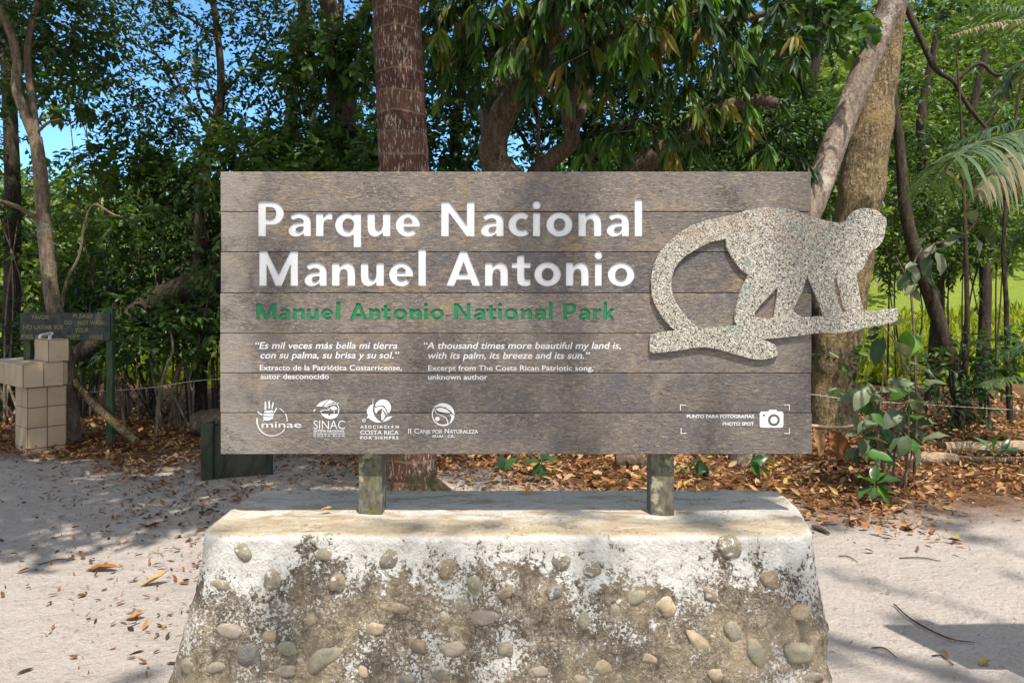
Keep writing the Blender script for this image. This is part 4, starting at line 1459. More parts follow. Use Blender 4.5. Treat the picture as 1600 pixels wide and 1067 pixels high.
# mango tree with low spreading limbs behind the sign
mg = [G(905, 8.3)] + pp((900, 560, 8.3), (890, 440, 8.2), (880, 340, 8.1))
tree("mango_tree", "big mango tree with low spreading limbs and drooping leaf tufts above the sign", mg, [.42, .33, .30, .27], M['bark_mango'],
     [(pp((880, 350, 8.1), (830, 310, 7.9), (778, 262, 7.7), (772, 215, 7.6), (800, 155, 7.5), (828, 118, 7.4), (860, 70, 7.2), (880, 0, 7.0), (900, -120, 6.6)), [.21, .19, .17, .16, .15, .13, .11, .085, .07]),
      (pp((772, 235, 7.6), (762, 190, 7.65), (764, 150, 7.7), (790, 115, 7.8), (800, 60, 7.9), (780, -60, 8)), [.10, .085, .075, .06, .05, .04]),
      (pp((885, 345, 8.1), (830, 290, 8.0), (868, 245, 7.6), (893, 222, 7.5), (888, 180, 7.4), (893, 148, 7.4), (912, 110, 7.3), (940, 70, 7.2), (1000, 40, 7.0), (1100, 10, 6.9)), [.13, .11, .095, .085, .08, .08, .07, .06, .04, .03]),
      (pp((896, 210, 7.5), (915, 160, 7.6), (925, 130, 7.6)), [.05, .045, .03]),
      (pp((890, 350, 8.1), (950, 310, 7.9), (1000, 262, 7.6), (1040, 236, 7.4), (1085, 205, 7.3), (1130, 172, 7.2), (1180, 156, 7.1), (1216, 163, 7.0)), [.17, .15, .125, .12, .10, .085, .07, .05]),
      (pp((925, 110, 7.3), (980, 84, 7.2), (1060, 58, 7.0), (1150, 34, 6.9), (1230, 12, 6.8)), [.06, .05, .04, .03]),
      (pp((1120, 32, 6.9), (1180, 24, 6.9), (1250, 24, 6.9)), [.022, .02, .012]),
      (pp((840, 250, 7.7), (842, 180, 7.7), (838, 165, 7.7)), [.02, .016, .01])],
     [(760, 35, 6.6, .52, 52, KW_MANGO), (690, 40, 6.9, .5, 44, KW_MANGO), (850, 15, 6.2, .50, 48, KW_MANGO), (930, 15, 6.0, .50, 56, KW_MANGO), (1010, 10, 6.0, .45, 52, KW_MANGO), (1090, 15, 6.2, .40, 44, KW_MANGO), (1050, 60, 6.3, .28, 20, KW_MANGO),
      (815, 118, 6.7, .14, 6, KW_MANGO), (930, 70, 6.2, .35, 22, KW_MANGO), (857, 122, 6.6, .12, 5, KW_MANGO), (1010, 85, 6.2, .25, 12, KW_MANGO), (1055, 185, 6.7, .3, 22, KW_MANGO), (1110, 160, 6.8, .3, 24, KW_MANGO), (950, 185, 6.9, .25, 11, KW_MANGO), (1180, 110, 6.9, .3, 16, KW_MANGO),
      (1015, 220, 6.7, .25, 14, KW_MANGO), (940, 240, 6.9, .25, 12, KW_MANGO), (1210, 215, 7.0, .3, 14, KW_MANGO), (700, 70, 7.4, .4, 26, KW_MANGO), (790, -40, 6.4, .8, 90, KW_MANGO), (1000, -50, 6.0, .8, 90, KW_MANGO), (1160, 20, 6.6, .4, 34, KW_MANGO), (1230, 60, 6.9, .35, 20, KW_MANGO)],
     [(.2, 6.0, 6.8, 1.6, 170), (1.6, 7.2, 7.4, 1.8, 170), (-.8, 7.4, 7.6, 1.6, 150), (3.0, 8.8, 8.2, 1.7, 150), (.6, 9.5, 8.5, 2.0, 160)], 'leaf_mango')

# right: big ochre trunk and the leaning mottled trunk across it
tree("forest_tree", "thick ochre-barked trunk right of the sign, behind the monkey", [G(1300, 8.4)] + pp((1302, 620, 8.4), (1308, 540, 8.38), (1326, 430, 8.35), (1345, 290, 8.3), (1360, 200, 8.25), (1377, 110, 8.2), (1392, 20, 8.15), (1412, -120, 8.1)),
     [.29, .245, .24, .24, .25, .235, .18, .16, .14], M['bark_ochre'], (), [(1420, 20, 8.9, .5, 70), (1330, 20, 9.2, .5, 60), (1330, 560, 7.6, .12, 6), (1322, 600, 7.5, .1, 4)], [(3.2, 10.6, 8.6, 1.6, 110)], 'leaf_mid', n=26, rough=.12, lobes=.05, freq=5)
tree("forest_tree", "leaning grey mottled trunk crossing in front of the ochre trunk", [G(1165, 6.9)] + pp((1185, 560, 6.9), (1225, 430, 6.95), (1276, 300, 7.0), (1298, 240, 7.05), (1322, 180, 7.1), (1350, 110, 7.1), (1380, 40, 7.1), (1398, -10, 7.05), (1430, -120, 7.0)),
     [.17, .15, .135, .128, .122, .118, .118, .116, .11, .10], M['bark_grey'], (pp((1395, 0, 7.1), (1450, -60, 7.0), (1540, -160, 6.8)),) and [(pp((1395, 0, 7.05), (1450, -60, 7.0), (1540, -160, 6.8)), [.08, .06, .04])],
     [(1290, 60, 7.2, .35, 26, dict(leaf=.15, ratio=.6)), (1265, 20, 7.0, .35, 24, dict(leaf=.16, ratio=.6)), (1300, 130, 7.6, .3, 26)], (), 'leaf_mid', n=18, rough=.06)
tree("forest_tree", "dark crooked trunk slanting down to the right of the ochre trunk", [G(1512, 9.1)] + pp((1496, 600, 9.1), (1478, 540, 9.1), (1455, 465, 9.1), (1428, 385, 9.1), (1414, 320, 9.1), (1406, 230, 9.1), (1396, 150, 9.1), (1380, 40, 9.1)),
     [.12, .095, .09, .088, .082, .072, .06, .05, .04], M['bark_dark'], [(pp((1412, 2, 9.0), (1438, 60, 9.0), (1462, 108, 9.0), (1490, 128, 9.0), (1512, 165, 9.0), (1540, 200, 9.0)), [.034, .034, .03, .026, .02]), (pp((1380, 40, 9.1), (1412, 2, 9.0), (1440, -60, 9)), [.034, .034, .03])],
     [(1420, 60, 9.4, .6, 120), (1480, 40, 9.5, .6, 120), (1440, 160, 9.8, .5, 90), (1410, 260, 10, .4, 70)], [(8.0, 9.5, 8.6, 1.8, 90)], 'leaf_mid')
tree("forest_tree", "thin straight sapling trunk right of the crooked dark trunk", [G(1500, 8.6)] + pp((1505, 600, 8.6), (1511, 540, 8.6), (1510, 430, 8.6), (1506, 300, 8.6), (1500, 160, 8.6), (1490, 40, 8.6)), [.05, .040, .032, .026, .020, .013, .003], M['bark_dark'], (),
     [(1510, 255, 9.2, .5, 95), (1560, 150, 9.6, .5, 80), (1500, 100, 9.8, .5, 80)], (), 'leaf_bright')
tree("forest_tree", "very thin dark stem near the right edge of the forest", [G(1580, 8.9)] + pp((1574, 560, 8.9), (1572, 470, 8.9), (1568, 380, 8.9), (1578, 250, 8.9), (1600, 100, 8.9)), [.04, .03, .026, .022, .015], M['bark_dark'],
     [(pp((1490, 128, 9.6), (1530, 100, 9.5), (1560, 118, 9.4), (1600, 95, 9.3)), [.028, .024, .018])], [(1580, 60, 9.8, .5, 90), (1590, 330, 9.6, .5, 90)], (), 'leaf_bright')

# the crowns further back that close the wood above the sign
BACK = [("deep shaded tree behind the thick rough trunk", 455, 12.4, [(440, 260, 12.4, .5, 60), (520, 190, 12.4, .6, 70), (590, 250, 12, .8, 130), (600, 130, 12.3, .5, 50)], [(-3.5, 13.5, 8.8, 2, 120)]),
        ("dark tree filling the shade between the palm and the first mango limb", 720, 12.0, [(720, 150, 12, 1.1, 330), (700, 250, 11.5, .9, 240), (800, 90, 12.2, 1.0, 260), (690, 60, 12, .8, 140)], [(-.8, 12.2, 7.8, 2.2, 170)]),
        ("dark tree filling the shade between the mango limbs", 905, 12.6, [(860, 170, 12.4, .9, 230), (950, 170, 12.3, 1.1, 330), (930, 255, 12, .9, 240), (960, 70, 12.5, 1.0, 260)], [(1.5, 12.5, 7.8, 2.2, 170)]),
        ("dark tree behind the right mango limb", 1120, 12.2, [(1080, 130, 12.2, 1.1, 300), (1130, 230, 11.8, 1.0, 300), (1200, 190, 12, .9, 230), (1160, 100, 12.6, .7, 110), (1040, 250, 12, .8, 200)], [(3.2, 12, 8, 1.9, 110)]),
        ("tree with loose foliage in the gap left of the leaning trunk", 1265, 12.8, [(1260, 225, 12.5, .7, 130), (1290, 300, 12.3, .7, 150), (1250, 30, 12.2, .7, 120), (1330, 230, 12.6, .6, 90)], [])]
for lab, px, d, cl, ov in BACK:
    b = G(px, d)
    tree("forest_tree", lab, [b, b + Vector((.1, 0, 2.0)), b + Vector((-.1, .1, 4.2)), b + Vector((.2, 0, 6.5)), b + Vector((0, 0, 8.2))], [.15, .12, .10, .08, .05], M['bark_dark'],
         [([b + Vector((-.1, .1, 3.6)), b + Vector((.8, -.2, 4.6)), b + Vector((1.6, -.3, 5.4))], [.06, .045, .02]), ([b + Vector((0, .1, 3.0)), b + Vector((-.9, -.2, 4.2)), b + Vector((-1.5, 0, 5.4))], [.055, .04, .02])],
         [c[:4] + (int(c[4] * .78), dict(leaf=.13, L=.4)) for c in cl], ov, 'leaf_dark', n=9)

# trees beside and behind the path: out of view, but their crowns shade it and close off the sky
def shade_tree(label, x, y, h, clumps, cull=True, soft=.05, thick=1.0):
    b = Vector((x, y, 0))
    root = empty("forest_tree", b, label, "tree")
    top = Vector((sum(c[0] for c in clumps) / len(clumps), sum(c[1] for c in clumps) / len(clumps), h))
    mb = MB()
    mb.tube([b + Vector((0, 0, -.1)), b.lerp(top, .35) + Vector((0, 0, .6)), b.lerp(top, .7) + Vector((0, 0, .4)), top], [.28 * thick, .2 * thick, .16 * thick, .1 * thick], n=12, rough=.1)
    for c in clumps:
        s0 = b.lerp(top, .62)
        e = Vector(c[:3])
        mb.tube([s0, s0.lerp(e, .5) + Vector((0, 0, .3)), e], [.09 * thick, .06 * thick, .02 * thick], n=6, steps=8)
    mb.build("trunk", M['bark_pale'], root)
    f = Fol()
    for (cx, cy, cz, r, n, L) in clumps:
        f.clump((cx, cy, cz), r, n, flat=.45, cull=cull, soft=soft, k=9, L=L * 2.4, leaf=L, ratio=.5, droop=.2, tw=.006)
    f.build("crown", [M['leaf_mid'], M['twig']], root)


shade_tree("tree standing left of the path whose crown shades the sand around the tiled fountain", -5.6, 1.4, 7.6,
           [(-2.5, 2.2, 7.0, 1.5, 300, .16), (-3.6, 1.8, 7.4, 1.4, 270, .16), (-1.3, 2.6, 7.0, 1.1, 170, .16), (-4.6, 3.0, 7.6, 1.5, 240, .16), (-3.2, 3.4, 7.8, 1.4, 220, .16), (-5.2, 1.2, 7.8, 1.3, 160, .16), (-.7, 3.8, 7.2, 1.0, 130, .16)])
shade_tree("tall thin-leaved tree behind the viewer that dapples the sign", 9.0, -4.0, 12.4,
           [(1.0, -1.9, 10.4, .9, 13, .12), (2.0, -2.3, 10.8, .9, 15, .12), (1.7, -1.5, 10.0, .5, 5, .12), (3.9, -1.2, 12.0, 1.3, 11, .13), (5.0, -.4, 12.4, 1.4, 13, .13), (3.4, -2.6, 12.8, .8, 5, .13)], cull=False, thick=.45)
for i, (x, y) in enumerate([(-9, -3), (-5, -9), (1, -11), (7, -9), (11, -3), (12, 4), (-11, 4)]):
    shade_tree(["broad tree behind the viewer to the left", "broad tree behind the viewer", "broad tree behind the viewer in the middle", "broad tree behind the viewer to the right", "broad tree far right of the path", "broad tree right of the sunlit ground", "broad tree far left of the path"][i], x, y, 8,
               [(x + rng.normal() * .8 + a, y + rng.normal() * .8 + b, 4.2 + c, 2.2, 75, .34) for a, b, c in ((0, 0, 0), (1.6, .6, 1.4), (-1.4, .2, 1.6))])

for lab, px, d, cl in (("dark large-leaved tree at the top right, right of the leaning trunk", 1455, 10.6, [(1440, 30, 10.4, .62, 150), (1530, 20, 10.2, .6, 120), (1420, 130, 10.8, .4, 60), (1500, 85, 10.6, .4, 50), (1590, -10, 10.2, .6, 90)]),
                       ("dark bushy tree half behind the palm fronds", 1530, 11.4, [(1440, 215, 11.2, .5, 100), (1500, 235, 11.0, .6, 150), (1580, 250, 11.0, .6, 130), (1430, 310, 11.2, .45, 80), (1560, 330, 10.8, .5, 100), (1480, 400, 11, .4, 60)])):
    b = G(px, d)
    tree("forest_tree", lab, [b, b + Vector((.1, 0, 2.0)), b + Vector((-.1, .1, 4.0)), b + Vector((.1, 0, 5.6))], [.10, .085, .07, .04], M['bark_dark'],
         [([b + Vector((-.1, .1, 3.2)), b + Vector((.6, -.2, 4.0)), b + Vector((1.1, -.3, 4.8))], [.045, .03, .015])], [c[:5] + (dict(leaf=.13, L=.4, ratio=.55),) for c in cl], (), 'leaf_dark', n=9)

# understorey shrubs
SHR = [("leafy shrub left of the forked trunk, at the left edge", 18, 8.9, [(0, 340, 9.85, .45, 60), (20, 520, 9.75, .45, 60), (-30, 300, 10.05, .7, 90)], 'leaf_dark'),
       ("tall mid-green shrub between the forked trunk and the dark curved trunk", 140, 9.8, [(140, 300, 9.90, .6, 130), (200, 360, 9.80, .7, 190), (120, 400, 9.80, .6, 150), (170, 240, 10.00, .4, 50)], 'leaf_bright'),
       ("fresh green broad-leaved shrub catching light left of the dark curved trunk", 215, 9.4, [(250, 300, 10.35, .55, 120, dict(leaf=.15, ratio=.6)), (215, 270, 10.35, .5, 90, dict(leaf=.15, ratio=.6)), (120, 145, 10.15, .35, 26, dict(leaf=.19, ratio=.65))], 'leaf_bright'),
       ("dense dark shrub over the leaning log", 250, 9.0, [(250, 430, 10.05, .7, 250), (190, 480, 9.95, .6, 190), (300, 400, 10.15, .6, 190), (130, 470, 9.85, .45, 110)], 'leaf_dark'),
       ("drooping dark shrub touching the left edge of the sign", 320, 8.8, [(320, 300, 9.85, .55, 190), (340, 380, 9.65, .5, 170), (280, 250, 10.25, .5, 120), (340, 480, 9.65, .45, 120)], 'leaf_dark'),
       ("shrub with pale new leaves left of the sign, below the leaning log", 285, 8.4, [(280, 500, 9.35, .42, 90, dict(leaf=.13)), (235, 530, 8.40, .35, 60, dict(leaf=.13)), (310, 540, 8.40, .3, 45)], 'leaf_mid'),
       ("low shadowy shrub behind the small notice", 60, 8.6, [(60, 590, 9.55, .45, 90), (10, 600, 9.35, .4, 70), (90, 520, 9.65, .4, 80)], 'leaf_dark'),
       ("leafy shrub with soft leaves just above the sign's top left corner", 400, 8.4, [(385, 262, 8.60, .55, 150, dict(leaf=.13)), (470, 280, 8.40, .5, 130, dict(leaf=.14)), (560, 290, 8.30, .5, 130, dict(leaf=.14)), (400, 400, 8.60, .8, 150)], 'leaf_mid'),
       ("dark shrub behind the middle of the sign", 760, 9.0, [(720, 330, 9.00, .8, 160), (820, 330, 9.00, .8, 160), (700, 480, 9.00, .8, 120)], 'leaf_dark'),
       ("dark shrub behind the right half of the sign", 1080, 9.2, [(1080, 330, 9.20, .8, 160), (1180, 330, 9.20, .7, 140), (1000, 450, 9.00, .8, 120)], 'leaf_dark'),
       ("small-leaved green shrub between the monkey and the crooked dark trunk", 1405, 9.8, [(1400, 330, 9.90, .55, 190, dict(leaf=.085)), (1385, 405, 9.80, .40, 110, dict(leaf=.085)), (1430, 250, 10.20, .5, 120), (1440, 395, 10.00, .40, 80, dict(leaf=.085))], 'leaf_mid'),
       ("bright leafy shrub under the palm fronds", 1500, 10.4, [(1480, 300, 10.40, .7, 190), (1540, 270, 10.60, .7, 150), (1570, 380, 10.20, .6, 130), (1490, 380, 10.20, .45, 90)], 'leaf_bright'),
       ("light green shrub high on the right behind the dried frond", 1560, 12.6, [(1560, 60, 12.80, .8, 130), (1600, 160, 12.50, .8, 130), (1480, 190, 12.80, .7, 120), (1540, 200, 12.60, .6, 90)], 'leaf_bright'),
       ("dark-leaved bush beside the thin straight sapling", 1530, 8.4, [(1530, 575, 8.50, .26, 50, dict(leaf=.12)), (1475, 590, 8.60, .2, 20), (1575, 545, 8.70, .3, 36)], 'leaf_dark'),
       ("small dark bush against the foot of the crooked dark trunk", 1460, 8.6, [(1440, 570, 8.80, .2, 18), (1470, 640, 8.30, .28, 40, dict(leaf=.08))], 'leaf_dark')]
for lab, px, d, cl, lm in SHR:
    b = G(px, d)
    root = empty("shrub", b, lab, "shrub")
    mb = MB()
    for c in cl:
        q = P(c[0], c[1], c[2])
        for k in range(3 if px < 1300 else 1):
            o = Vector((random.uniform(-.35, .35), random.uniform(-.2, .2), random.uniform(-.2, .25))) * c[3] * 1.6
            s = b + Vector((random.uniform(-.18, .18), random.uniform(-.1, .1), -.05))
            m_ = s.lerp(q + o, .5) + Vector((random.uniform(-.2, .2), random.uniform(-.2, .2), .1))
            mb.tube([s, m_, q + o], [.016, .011, .005], n=6, steps=9)
    mb.build("stem", M['bark_pale' if random.random() < .4 else 'bark_dark'], root)
    f = Fol()
    for c in cl:
        kw = dict(KW_MID); kw.update(c[5] if len(c) > 5 else {})
        f.clump(P(c[0], c[1], c[2]), c[3], int(c[4] * .52), cull=False, **kw)
    f.build("foliage", [M[lm], M['twig']], root)

# slender pale saplings in the dark left of the sign
for i, (lab, pts, r) in enumerate([
        ("pale crooked sapling curving up right of the forked trunk", [(95, 640, 8.0), (98, 470, 8.0), (124, 400, 8.0), (132, 350, 8.0), (148, 320, 8.0), (185, 338, 7.9), (235, 335, 7.9)], .018),
        ("thin pale sapling with a bend, right of the small notice's post", [(243, 672, 7.9), (248, 630, 7.9), (256, 585, 7.9), (270, 545, 8.0), (262, 500, 8.0)], .022),
        ("thin grey stem leaning right, behind the small notice's post", [(196, 640, 8.4), (182, 580, 8.4), (176, 520, 8.4), (190, 470, 8.4)], .013),
        ("thin upright stem halfway between the notice and the sign", [(218, 640, 8.9), (214, 560, 8.9), (218, 480, 8.9)], .012),
        ("thin branching stem close to the sign's left edge", [(300, 650, 8.6), (306, 560, 8.6), (322, 480, 8.6), (335, 420, 8.6)], .014),
        ("thin upright stem behind the leaning stick", [(140, 640, 9.2), (146, 560, 9.2), (140, 480, 9.2)], .012)]):
    q = [G(pts[0][0], pts[0][2])] + pp(*pts[1:])
    root = empty("sapling", q[0], lab, "sapling")
    mb = MB(); mb.tube(q, [r, r * .9, r * .7, r * .45], n=7, rough=.15, freq=8)
    mb.build("stem", M['bark_pale'], root)
    f = Fol()
    f.clump(q[-1], .22, 12, cull=False, **dict(KW_MID, leaf=.11))
    f.clump(q[-2], .20, 8, cull=False, **dict(KW_MID, leaf=.11))
    f.build("foliage", [M['leaf_mid'], M['twig']], root)


def single(name, label, cat, pts, rad, m, n=10, rough=.12, group=None, freq=6):
    b = min((Vector(p) for p in pts), key=lambda v: v.z)
    root = MB()
    root.tube(pts, rad, n=n, steps=max(12, len(pts) * 8), rough=rough, seed=random.random() * 9, freq=freq)
    o = root.build(name, m)
    return tag(o, label, cat, group)


single("leaning_log", "thick dark fallen trunk leaning up to the sign's left edge", "log", pp((120, 560, 9.0), (200, 500, 9.0), (270, 458, 8.95), (345, 430, 8.9), (470, 395, 8.9)), [.13, .16, .165, .16, .15], M['bark_dark'], 14, .18)
single("leaning_stick", "mossy broken branch propped against the forked trunk", "branch", [P(116, 596, 7.75), P(140, 625, 7.6), P(180, 662, 7.45), P(213, 688, 7.35)], [.035, .04, .042, .036], M['bark_ochre'], 10, .14)
single("fallen_log", "short brown log lying behind the green block", "log", [G(306, 8.1) + Vector((0, 0, .17)), G(330, 8.05) + Vector((0, 0, .18)), G(420, 7.9) + Vector((0, 0, .16))], [.12, .155, .15], M['bark_mango'], 14, .2)
single("fallen_log", "long pale log at the right edge of the leaf-covered ground", "log", [G(1476, 7.25) + Vector((0, 0, .06)), G(1540, 7.2) + Vector((0, 0, .07)), G(1680, 7.1) + Vector((0, 0, .08))], [.055, .07, .075], M['log'], 12, .12)
single("fallen_log", "short split pale log below the leafy dusty plant", "log", [G(1418, 6.75) + Vector((0, 0, .035)), G(1455, 6.7) + Vector((0, 0, .05)), G(1492, 6.78) + Vector((0, 0, .04))], [.03, .065, .05], M['log'], 10, .3)
single("fallen_branch", "long thin grey pole lying in front of the pale log", "branch", [G(1335, 6.9) + Vector((0, 0, .03)), G(1440, 6.9) + Vector((0, 0, .035)), G(1545, 6.85) + Vector((0, 0, .03)), G(1660, 6.8) + Vector((0, 0, .03))], [.02, .028, .028, .03], M['bark_grey'], 9, .15)
single("fallen_branch", "pale stick reaching out from behind the sign's lower right corner", "branch", [P(1255, 664, 7.0), P(1300, 668, 6.95), P(1345, 664, 6.9)], [.022, .018, .010], M['log'], 8, .15)
single("fallen_branch", "thin stick on the sunlit leaves under the sign's right corner", "branch", [G(1225, 6.6) + Vector((0, 0, .02)), G(1270, 6.55) + Vector((0, 0, .03)), G(1305, 6.7) + Vector((0, 0, .02))], [.012, .014, .008], M['bark_pale'], 7)
single("wood_chunk", "dark split chunk of wood on the leaves seen under the sign", "wood", [G(962, 6.5) + Vector((0, 0, .06)), G(985, 6.5) + Vector((0, 0, .07)), G(1015, 6.55) + Vector((0, 0, .05))], [.06, .075, .05], M['bark_mango'], 8, .35)
single("stick", "curved brown stick lying on the sand at the lower right", "stick", [G(1397, 3.63) + Vector((0, 0, .012)), G(1420, 3.47) + Vector((0, 0, .014)), G(1455, 3.33) + Vector((0, 0, .012)), G(1490, 3.24) + Vector((0, 0, .012)), G(1523, 3.22) + Vector((0, 0, .010))], [.004, .0048, .0045, .0035, .002], M['bark_mango'], 7, .2)
single("stick", "short dark stick on the sand beside the plinth's right corner", "stick", [G(1270, 4.95) + Vector((0, 0, .02)), G(1284, 4.86) + Vector((0, 0, .02)), G(1296, 4.78) + Vector((0, 0, .015))], [.012, .016, .008], M['bark_mango'], 7, .2)
for lab, a, b in (("thin bare twig on the sand, lower right of the plinth", (1362, 3.17), (1402, 3.08)), ("thin bent twig on the bright sand right of the plinth", (1310, 4.32), (1340, 4.22)), ("fine twig lying near the dark stick at lower right", (1456, 3.1), (1490, 3.02)),
                  ("long fine twig on the sand right of the plinth", (1405, 4.3), (1470, 4.22)), ("thin pale twig on the shaded sand at the left", (60, 4.15), (118, 4.25))):
    m_ = G((a[0] + b[0]) / 2, (a[1] + b[1]) / 2 + .03)
    single("twig", lab, "twig", [G(*a) + Vector((0, 0, .006)), m_ + Vector((0, 0, .010)), G(*b) + Vector((0, 0, .006))], [.0035, .004, .002], M['bark_mango'], 5, .1)

# rope strung along the edge of the wood
single("rope", "pale rope strung between the trees along the edge of the wood", "rope", pp((-60, 611, 7.9), (20, 612, 7.85), (105, 614, 7.8), (230, 606, 7.7), (345, 592, 7.65), (600, 588, 7.9), (900, 592, 7.9), (1190, 606, 7.0), (1268, 616, 7.0), (1340, 625, 7.1), (1480, 634, 7.3), (1600, 641, 7.5), (1680, 644, 7.6)), [.0032, .0032], M['rope'], 6, 0)


# ------------------------------------------------------------------ broad-leaved plants
def plant(label, base, stems, leaves, mk, name="leafy_plant", ln=.2, ratio=.52, rb=(0, 1), curl=.3, bark='bark_pale'):
    """stems: polylines in world space; leaves: (point, direction, length, rnd)"""
    root = empty(name, base, label, "plant")
    mb = MB()
    for pts, r in stems:
        mb.tube(pts, [r, r * .8, r * .5], n=7, rough=.1, freq=9)
    pos, d, l, r = [], [], [], []
    for (p, dd, L, rr) in leaves:
        p, dd = Vector(p), Vector(dd).normalized()
        pos.append(p); d.append(dd); l.append(L); r.append(rr)
    mb.build("stem", M[bark], root)
    pos, d, l, r = np.array(pos), np.array(d), np.array(l) * 1.12, np.array(r)
    up = np.array([0, -.25, 1.0]) + rng.normal(size=pos.shape) * .35
    nrm = unit(up - d * np.sum(up * d, 1, keepdims=True))
    v, f, k = leaves_big(pos, d, nrm, l, l * ratio, OVAL, curl, .16, .10)
    fo = Fol()
    fo.raw(v, f, np.repeat(r, k))
    for i in range(0):
        pass
    fo.build("foliage", [M[mk]], root, smooth=True)
    return root


def leaf_px(px, py, d, ang, L, r, tilt=0.0):
    """leaf whose base is at the pixel; ang: 0 right, 90 up in the picture; tilt towards (-) / away (+) from the viewer"""
    a = math.radians(ang)
    return (P(px, py, d), (math.cos(a), tilt, math.sin(a)), L, r)


d = 5.9
plant("tall plant with broad grey-green leaves on a thin stem, right of the monkey", G(1428, d),
      [(pp((1428, 745, d), (1432, 640, d), (1428, 520, d), (1424, 440, d), (1440, 390, d), (1500, 370, d), (1530, 342, d)), .012), (pp((1426, 450, d), (1410, 420, d), (1400, 400, d)), .006)],
      [leaf_px(1525, 345, d, 140, .17, .80, -.3), leaf_px(1522, 352, d, 115, .12, .7, .2), leaf_px(1518, 366, d, -60, .21, .78, -.2), leaf_px(1528, 352, d, -25, .24, .2, .3), leaf_px(1512, 372, d, 170, .14, .3, .2),
       leaf_px(1505, 368, d, 150, .16, .55, -.4), leaf_px(1495, 372, d, 195, .15, .6, -.5), leaf_px(1470, 362, d, 160, .15, .6, -.5), leaf_px(1458, 382, d, 215, .14, .66, -.6), leaf_px(1446, 372, d, 200, .13, .62, -.5),
       leaf_px(1462, 395, d, -75, .18, .6, -.5), leaf_px(1450, 400, d, -110, .17, .25, -.3), leaf_px(1425, 415, d, -80, .15, .68, -.5), leaf_px(1432, 412, d, 190, .12, .58, -.5), leaf_px(1420, 428, d, 225, .15, .15, -.2),
       leaf_px(1438, 425, d, -40, .16, .12, -.2), leaf_px(1426, 440, d, 230, .13, .72, -.5), leaf_px(1440, 440, d, -15, .15, .1, -.2), leaf_px(1430, 448, d, -100, .12, .65, -.4), leaf_px(1450, 445, d, -30, .14, .2, -.3)], 'leaf_dusty', curl=.35, ratio=.55)
d = 5.7
plant("plant with large leaves and one lit bright green shoot, below the monkey's branch", G(1415, d),
      [(pp((1415, 760, d), (1420, 640, d), (1416, 570, d)), .010), (pp((1416, 575, d), (1395, 530, d), (1375, 505, d)), .008), (pp((1375, 640, d), (1382, 560, d), (1380, 510, d)), .006)],
      [leaf_px(1418, 556, d, 100, .22, .97, -.2), leaf_px(1420, 556, d, 65, .20, 1.0, .1), leaf_px(1416, 560, d, 120, .20, .72, -.4), leaf_px(1418, 566, d, -20, .22, .6, -.5), leaf_px(1388, 512, d, 35, .17, .74, -.3), leaf_px(1380, 512, d, 190, .15, .6, -.3),
       leaf_px(1378, 515, d, 150, .12, .5, -.2), leaf_px(1380, 525, d, -115, .23, .02, -.1), leaf_px(1372, 520, d, 215, .12, .05, 0), leaf_px(1400, 528, d, -40, .11, .1, .1), leaf_px(1352, 508, d, 200, .12, .5, -.3)], 'leaf_dusty', curl=.25, ratio=.5)
L_ = []
for i in range(84):
    px = 1342 + 100 * random.random() - 25 * (random.random() - .3)
    py = 596 + 118 * random.random()
    L_.append(leaf_px(px, py, 5.6 + random.random() * .5, random.choice([200, 170, -20, 10, -60, -110, 225, 30, -85]) + random.uniform(-20, 20), random.uniform(.12, .21), random.choice([.45, .55, .6, .66, .7, .3, .9]), -.5 + random.uniform(-.3, .3)))
plant("bushy plant with dusty grey-green leaves beside the sign's lower right corner", G(1390, 5.8),
      [(pp((1395, 765, 5.8), (1400, 690, 5.8), (1425, 600, 5.8)), .011), (pp((1385, 765, 5.8), (1370, 680, 5.8), (1365, 610, 5.8)), .009), (pp((1405, 765, 5.75), (1425, 700, 5.7), (1395, 655, 5.7)), .008), (pp((1345, 690, 5.8), (1362, 650, 5.8), (1364, 622, 5.8)), .005)],
      L_, 'leaf_dusty', curl=.35, ratio=.55)
d = 5.35
plant("small bright green plant sprouting from the sunlit dry leaves", G(1368, d), [(pp((1366, 785, d), (1366, 765, d), (1367, 752, d)), .007)],
      [leaf_px(1366, 756, d, 140, .17, .96, -.3), leaf_px(1364, 760, d, 185, .17, .55, -.5), leaf_px(1370, 758, d, -55, .15, 1.0, -.6), leaf_px(1370, 755, d, 25, .18, .3, -.2), leaf_px(1372, 758, d, -15, .14, .75, -.5), leaf_px(1366, 752, d, 75, .13, .2, .4), leaf_px(1370, 752, d, 50, .12, .9, .3), leaf_px(1366, 760, d, -110, .10, .6, -.5)], 'leaf_glossy', curl=.3, ratio=.5)
d = 6.1
plant("small dark plant with a few upright leaves seen under the middle of the sign", G(786, d), [(pp((786, 752, d), (786, 730, d)), .006)],
      [leaf_px(784, 735, d, 95, .14, .3, -.3), leaf_px(788, 735, d, 60, .15, .5, -.3), leaf_px(785, 735, d, 160, .10, .1, -.2)], 'leaf_glossy')
plant("small dark plant with hanging leaves seen under the sign, left of the wood chunk", G(846, d), [(pp((846, 752, d), (846, 716, d)), .006)],
      [leaf_px(846, 724, d, -85, .14, .15, -.4), leaf_px(846, 722, d, 25, .15, .4, -.3), leaf_px(844, 722, d, 165, .13, .2, -.3), leaf_px(847, 720, d, 70, .13, .1, 0), leaf_px(846, 724, d, -140, .12, .05, -.4)], 'leaf_glossy')
